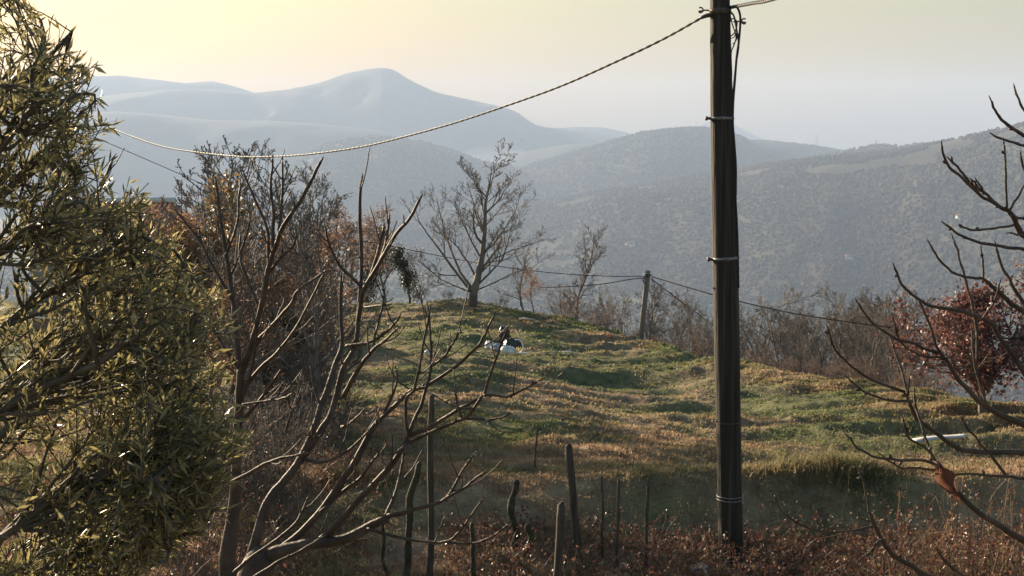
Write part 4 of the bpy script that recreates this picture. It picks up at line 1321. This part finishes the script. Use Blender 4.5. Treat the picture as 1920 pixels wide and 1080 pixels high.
while cnt < 440:
    v = orng.uniform(-120, 1180) if orng.random() < .72 else orng.uniform(560, 1180)
    ub = np.interp(v, BND[:, 0], BND[:, 1])
    u = ub - orng.exponential(130) - orng.uniform(0, 16)
    if u < -420: continue
    if v < 130 and orng.random() < .6: continue
    d = orng.uniform(3.8, 5.2) if u < ub - 60 else orng.uniform(4.0, 4.8)
    tip = P(u, v, d)
    tips.append(tip); cnt += 1
# limbs from the trunk to clusters of tips
tips = np.array(tips)
km = tips[orng.choice(len(tips), 22, replace=False)]
for _ in range(6):
    lab = np.argmin(((tips[:, None] - km[None]) ** 2).sum(-1), 1)
    km = np.array([tips[lab == q].mean(0) if (lab == q).any() else km[q] for q in range(len(km))])
for q in range(len(km)):
    c = km[q]; root = tr[np.argmin(np.abs(tr[:, 2] - (c[2] - .9)))]
    mid = (root + c) / 2 + np.array((0, 0, .12))
    lp = wobble([root, mid, c], 14, .05, q)
    LB.tube(lp - ol_base, np.linspace(.020, .009, 14), 7)
    for tip in tips[lab == q]:
        st = lp[orng.integers(7, 14)]
        md = (st + tip) / 2 + orng.normal(size=3) * .05
        tw = wobble([st, md, tip], 10, .02, q)
        LB.tube(tw - ol_base, np.linspace(.008, .0025, 10), 5)
        TW.append(tw)
        # side twiglets
        for _ in range(4):
            s0 = tw[orng.integers(3, 9)]
            dv = unit(unit(tip - md) + orng.normal(size=3) * .6 + np.array((.15, 0, .25)))
            l = orng.uniform(.14, .30)
            pe_ = s0 + dv * l
            if U_of(pe_[0], pe_[1]) > np.interp(262 - pe_[2] / pe_[1] * 2515, BND[:, 0], BND[:, 1]) + 32: continue
            t2_ = wobble([s0, s0 + dv * l * .5, s0 + dv * l + np.array((0, 0, orng.normal() * .03))], 7, .006, q)
            LB.tube(t2_ - ol_base, np.linspace(.003, .0015, 7), 3)
            TW.append(t2_)
obj('branches', LB.mesh('branches', M['bark_olive']), t)
LP, LD = [], []
for tw in TW:
    L = np.linalg.norm(np.diff(tw, axis=0), axis=1).sum()
    nlf = int(L / .021)
    f = np.clip(orng.random(nlf) ** .8, 0, 1) * (len(tw) - 1)
    i = np.minimum(f.astype(int), len(tw) - 2); a = (f - i)[:, None]
    p = tw[i] * (1 - a) + tw[i + 1] * a
    tg = tw[i + 1] - tw[i]; tg /= np.linalg.norm(tg, axis=1, keepdims=True) + 1e-9
    sd = np.cross(tg, orng.normal(size=(nlf, 3))); sd /= np.linalg.norm(sd, axis=1, keepdims=True) + 1e-9
    LP.append(p); LD.append(tg * .75 + sd * orng.uniform(.4, .9, (nlf, 1)) + np.array((0.03, 0, .05)))
LP = np.concatenate(LP); LD = np.concatenate(LD)
# keep the outline of the crown
pu = U_of(LP[:, 0], LP[:, 1]); pv = 262 - LP[:, 2] / LP[:, 1] * 2515
ok = pu < np.interp(pv, BND[:, 0], BND[:, 1]) + 45
LP, LD = LP[ok], LD[ok]
ln = orng.uniform(.036, .068, len(LP)) * orng.uniform(.8, 1.1, len(LP))
lo_ = obj('leaves', leaves_mesh('olive_leaves', LP - ol_base, LD, ln, ln * orng.uniform(.15, .22, len(LP)), M['olive_leaf'], .15, orng, .08), t)
lo_['kind'] = 'stuff'
print('olive leaves', len(LP))

# ------------------------------------------------------------------ grass
def blades(name, n, sample, hfun, mat, label, cat, per=5, seed=1, wmin=.006, wk=.00055, spread=.07, lean=.5):
    rg = np.random.default_rng(seed)
    x, y = sample(rg, n)
    z = ground_z(x, y)
    h = hfun(x, y, rg)
    k = h > .01
    x, y, z, h = x[k], y[k], z[k], h[k]
    n = len(x)
    B = np.repeat(np.stack([x, y, z - .01], 1), per, 0)
    hh = np.repeat(h, per) * rg.uniform(.5, 1.15, n * per)
    B[:, :2] += rg.normal(size=(n * per, 2)) * spread
    an = rg.uniform(0, 2 * math.pi, n * per)
    w = np.maximum(wmin, B[:, 1] * wk) * rg.uniform(.7, 1.3, n * per)
    sd = np.stack([np.cos(an), np.sin(an), 0 * an], 1) * w[:, None]
    ld = rg.normal(size=(n * per, 2)) * lean + np.array((.18, -.05))
    tip = B + np.concatenate([ld * hh[:, None], hh[:, None]], 1)
    mid = B + np.concatenate([ld * hh[:, None] * .3, hh[:, None] * .6], 1)
    V = np.stack([B - sd, B + sd, mid + sd * .7, tip, mid - sd * .7], 1).reshape(-1, 3)
    o = np.arange(n * per)[:, None] * 5
    Q = o + np.array([[0, 1, 2, 4]]); T3 = o + np.array([[4, 2, 3]])
    stuff(name, mesh(name, V, [Q, T3], mat, False), label, cat)


def samp_field(rg, n):
    u = rg.uniform(-60, 1990, n); f = rg.random(n)
    d = 1 / (1 / 13.2 * (1 - f) + 1 / 66 * f)
    d = d * 1.0
    E = np.interp(u, EU, ED)
    d = np.minimum(d, E + rg.uniform(-1, 3, n))
    return (u - 960) / 2500 * d, d


def h_field(x, y, rg):
    q = fbm(x * .5 + 3, y * .5, 3); q2 = fbm(x * 1.6, y * 1.4 + 8, 2)
    h = .07 + .09 * np.clip(q + .3, 0, 1) + .07 * np.clip(q2, 0, 1)
    h = h + .10 * smooth(48, 56, y) * (U_of(x, y) < 1200)
    e = np.abs(y - 17.4)
    h = np.where((y > 16.2) & (y < 17.2), h * .45, h)
    h = h + .16 * np.exp(-(y - 17.5) ** 2 / .12) * smooth(.1, .5, fbm(x * .5 + 40, y * 0, 2) + .9 * np.exp(-((U_of(x, y) - 1580) / 110) ** 2))
    h = h * np.where(q2 < -.42, .4, 1) * .52
    uu = U_of(x, y)
    return h + .24 * np.exp(-((uu - 1585) / 60) ** 2 - ((y - 17.5) / .35) ** 2) + .10 * np.exp(-((uu - 1480) / 40) ** 2 - ((y - 17.7) / .3) ** 2)


blades('grass', 105000, samp_field, h_field, M['grass'], 'short tussocky grass, green and dry straw, covering the sloping field', 'grass', 5, 51)

# ------------------------------------------------------------------ brambles and dry weeds at the foot of the bank
def bramble(name, n, ur, dr, hr, stem, leaf, nleaf, label, seed, lsize=.045, lean=.45, r0=.004):
    rg = np.random.default_rng(seed)
    b = MB(); LPp, LDd = [], []
    for q in range(n):
        u = rg.uniform(*ur); d = rg.uniform(*dr)
        g = P(u, 800, d); g[2] = gz(g[0], g[1]) - .03
        h = rg.uniform(*hr) * (.6 + .4 * rg.random())
        ld = np.array((rg.normal() * lean, rg.normal() * lean, 0))
        pts = [g, g + ld * h * .35 + (0, 0, h * .55), g + ld * h * .9 + (0, 0, h * (.8 + .2 * rg.random()))]
        if rg.random() < .35: pts.append(pts[-1] + ld * h * .4 - np.array((0, 0, h * .2)))
        w = wobble(pts, 8, .03, q + seed)
        b.tube(w, np.linspace(r0, r0 * .35, 8), 3, False)
        m = rg.poisson(nleaf)
        if m:
            i = rg.integers(2, 8, m)
            LPp.append(w[i] + rg.normal(size=(m, 3)) * .02); LDd.append(rg.normal(size=(m, 3)) + np.array((0, 0, -.2)))
    o = stuff(name, b.mesh(name, stem, False), label, 'undergrowth')
    if LPp:
        pos = np.concatenate(LPp); dr_ = np.concatenate(LDd); ln = lsize * rg.uniform(.5, 1.3, len(pos))
        l = obj('leaves', leaves_mesh(name + '_leaves', pos, dr_, ln, ln * .65, leaf, .2, rg), o); l['kind'] = 'stuff'


bramble('brambles', 650, (1210, 1560), (13.2, 15.6), (.2, .62), M['twig_red'], M['bramble_leaf'], 9, 'red stemmed brambles and dead leaves around the foot of the thick pole', 81)
bramble('brambles', 650, (1560, 2000), (12.6, 15.6), (.2, .6), M['twig_red'], M['bramble_leaf'], 8, 'tangle of dry brambles with brown leaves under the right hand branches', 82)
bramble('brambles', 500, (840, 1220), (14.2, 16.2), (.15, .45), M['twig_red'], M['bramble_leaf'], 6, 'reddish brambles around the fence posts', 83)
bramble('dry_weeds', 420, (880, 1960), (15.5, 18.2), (.25, .8), M['weed'], M['weed'], 5, 'thin straw coloured weed stalks along the bank', 84, .03, .18, .003)
bramble('dry_weeds', 420, (640, 1960), (18.5, 34), (.2, .5), M['weed'], M['weed'], 4, 'scattered dry weed stalks standing in the field grass', 88, .035, .3, .005)
bramble('dry_weeds', 260, (1640, 1990), (11.5, 14.5), (.8, 1.6), M['weed'], M['bramble_leaf'], 14, 'tall dry weeds with brown seed heads at the right', 85, .04, .18, .005)
bramble('brambles', 380, (380, 720), (14.0, 18.5), (.3, .8), M['twig_red'], M['bramble_leaf'], 4, 'dark bramble thicket behind the pruned fruit tree', 86)
bramble('brambles', 500, (-60, 480), (12.0, 20), (.4, 1.4), M['twig_red'], M['bramble_leaf'], 6, 'brown undergrowth below the olive foliage', 87)

# ------------------------------------------------------------------ haze: the air of the whole valley
m, nt, N, L, bsdf = new_mat('haze')
N.remove(bsdf)
pv_ = N.new('ShaderNodeVolumePrincipled')
pv_.inputs['Color'].default_value = (.54, .69, .98, 1)
pv_.inputs['Density'].default_value = HAZE_DENSITY
pv_.inputs['Anisotropy'].default_value = .1
L.new(pv_.outputs[0], N['Material Output'].inputs['Volume'])
b = MB(); lo_z, hi_z = FLOOR - 30, 400
b.box((0, -100, (lo_z + hi_z) / 2), (19200, 19200, hi_z - lo_z))
o = obj('haze', b.mesh('haze', m, False)); o['kind'] = 'stuff'; o['label'] = 'pale blue morning haze filling the valley air'; o['category'] = 'haze'


def mist(name, u0, u1, d0, d1, z0, z1, dens, label):
    # a shallow bank of valley fog: a flattened closed dome
    nu_, nd_ = 28, 14
    V, Q = [], []
    for lay in (0, 1):
        for i_ in range(nd_ + 1):
            for j_ in range(nu_ + 1):
                fu, fd = j_ / nu_, i_ / nd_
                d_ = d0 + (d1 - d0) * fd; u_ = u0 + (u1 - u0) * fu
                e_ = (math.sin(fu * math.pi) * math.sin(fd * math.pi)) ** .5
                zz = z0 if lay == 0 else z0 + 1 + (z1 - z0) * e_ * (1 + .25 * float(fbm(np.array([fu * 5 + d0]), np.array([fd * 3]), 3)[0]))
                V.append(((u_ - 960) / 2515 * d_, d_, zz))
    n_ = (nu_ + 1) * (nd_ + 1); w_ = nu_ + 1
    for i_ in range(nd_):
        for j_ in range(nu_):
            a_ = i_ * w_ + j_
            Q.append([a_, a_ + w_, a_ + w_ + 1, a_ + 1]); Q.append([n_ + a_, n_ + a_ + 1, n_ + a_ + w_ + 1, n_ + a_ + w_])
    for i_ in range(nd_):
        a_ = i_ * w_; Q.append([a_, n_ + a_, n_ + a_ + w_, a_ + w_]); a_ += nu_; Q.append([a_, a_ + w_, n_ + a_ + w_, n_ + a_])
    for j_ in range(nu_):
        a_ = j_; Q.append([a_, a_ + 1, n_ + a_ + 1, n_ + a_]); a_ += nd_ * w_; Q.append([a_, n_ + a_, n_ + a_ + 1, a_ + 1])
    m, nt, N, L, bs = new_mat('mist'); N.remove(bs)
    p_ = N.new('ShaderNodeVolumePrincipled'); p_.inputs['Color'].default_value = (.9, .93, 1, 1); p_.inputs['Density'].default_value = dens; p_.inputs['Anisotropy'].default_value = .2
    L.new(p_.outputs[0], N['Material Output'].inputs['Volume'])
    o = obj(name, mesh(name, V, [np.array(Q)], m)); o['kind'] = 'stuff'; o['label'] = label; o['category'] = 'mist'


mist('mist', 300, 1100, 4000, 4650, FLOOR - 15, -120, 1.3e-3, 'bank of pale mist lying in the valley behind the near wooded ridge')
mist('mist', 700, 1250, 5050, 5800, FLOOR - 15, -28, 9e-4, 'pale mist between the round hill and the great mountain')
mist('mist', -200, 760, 4900, 5600, FLOOR - 15, -10, 5e-4, 'thin mist at the foot of the long blue ridge')
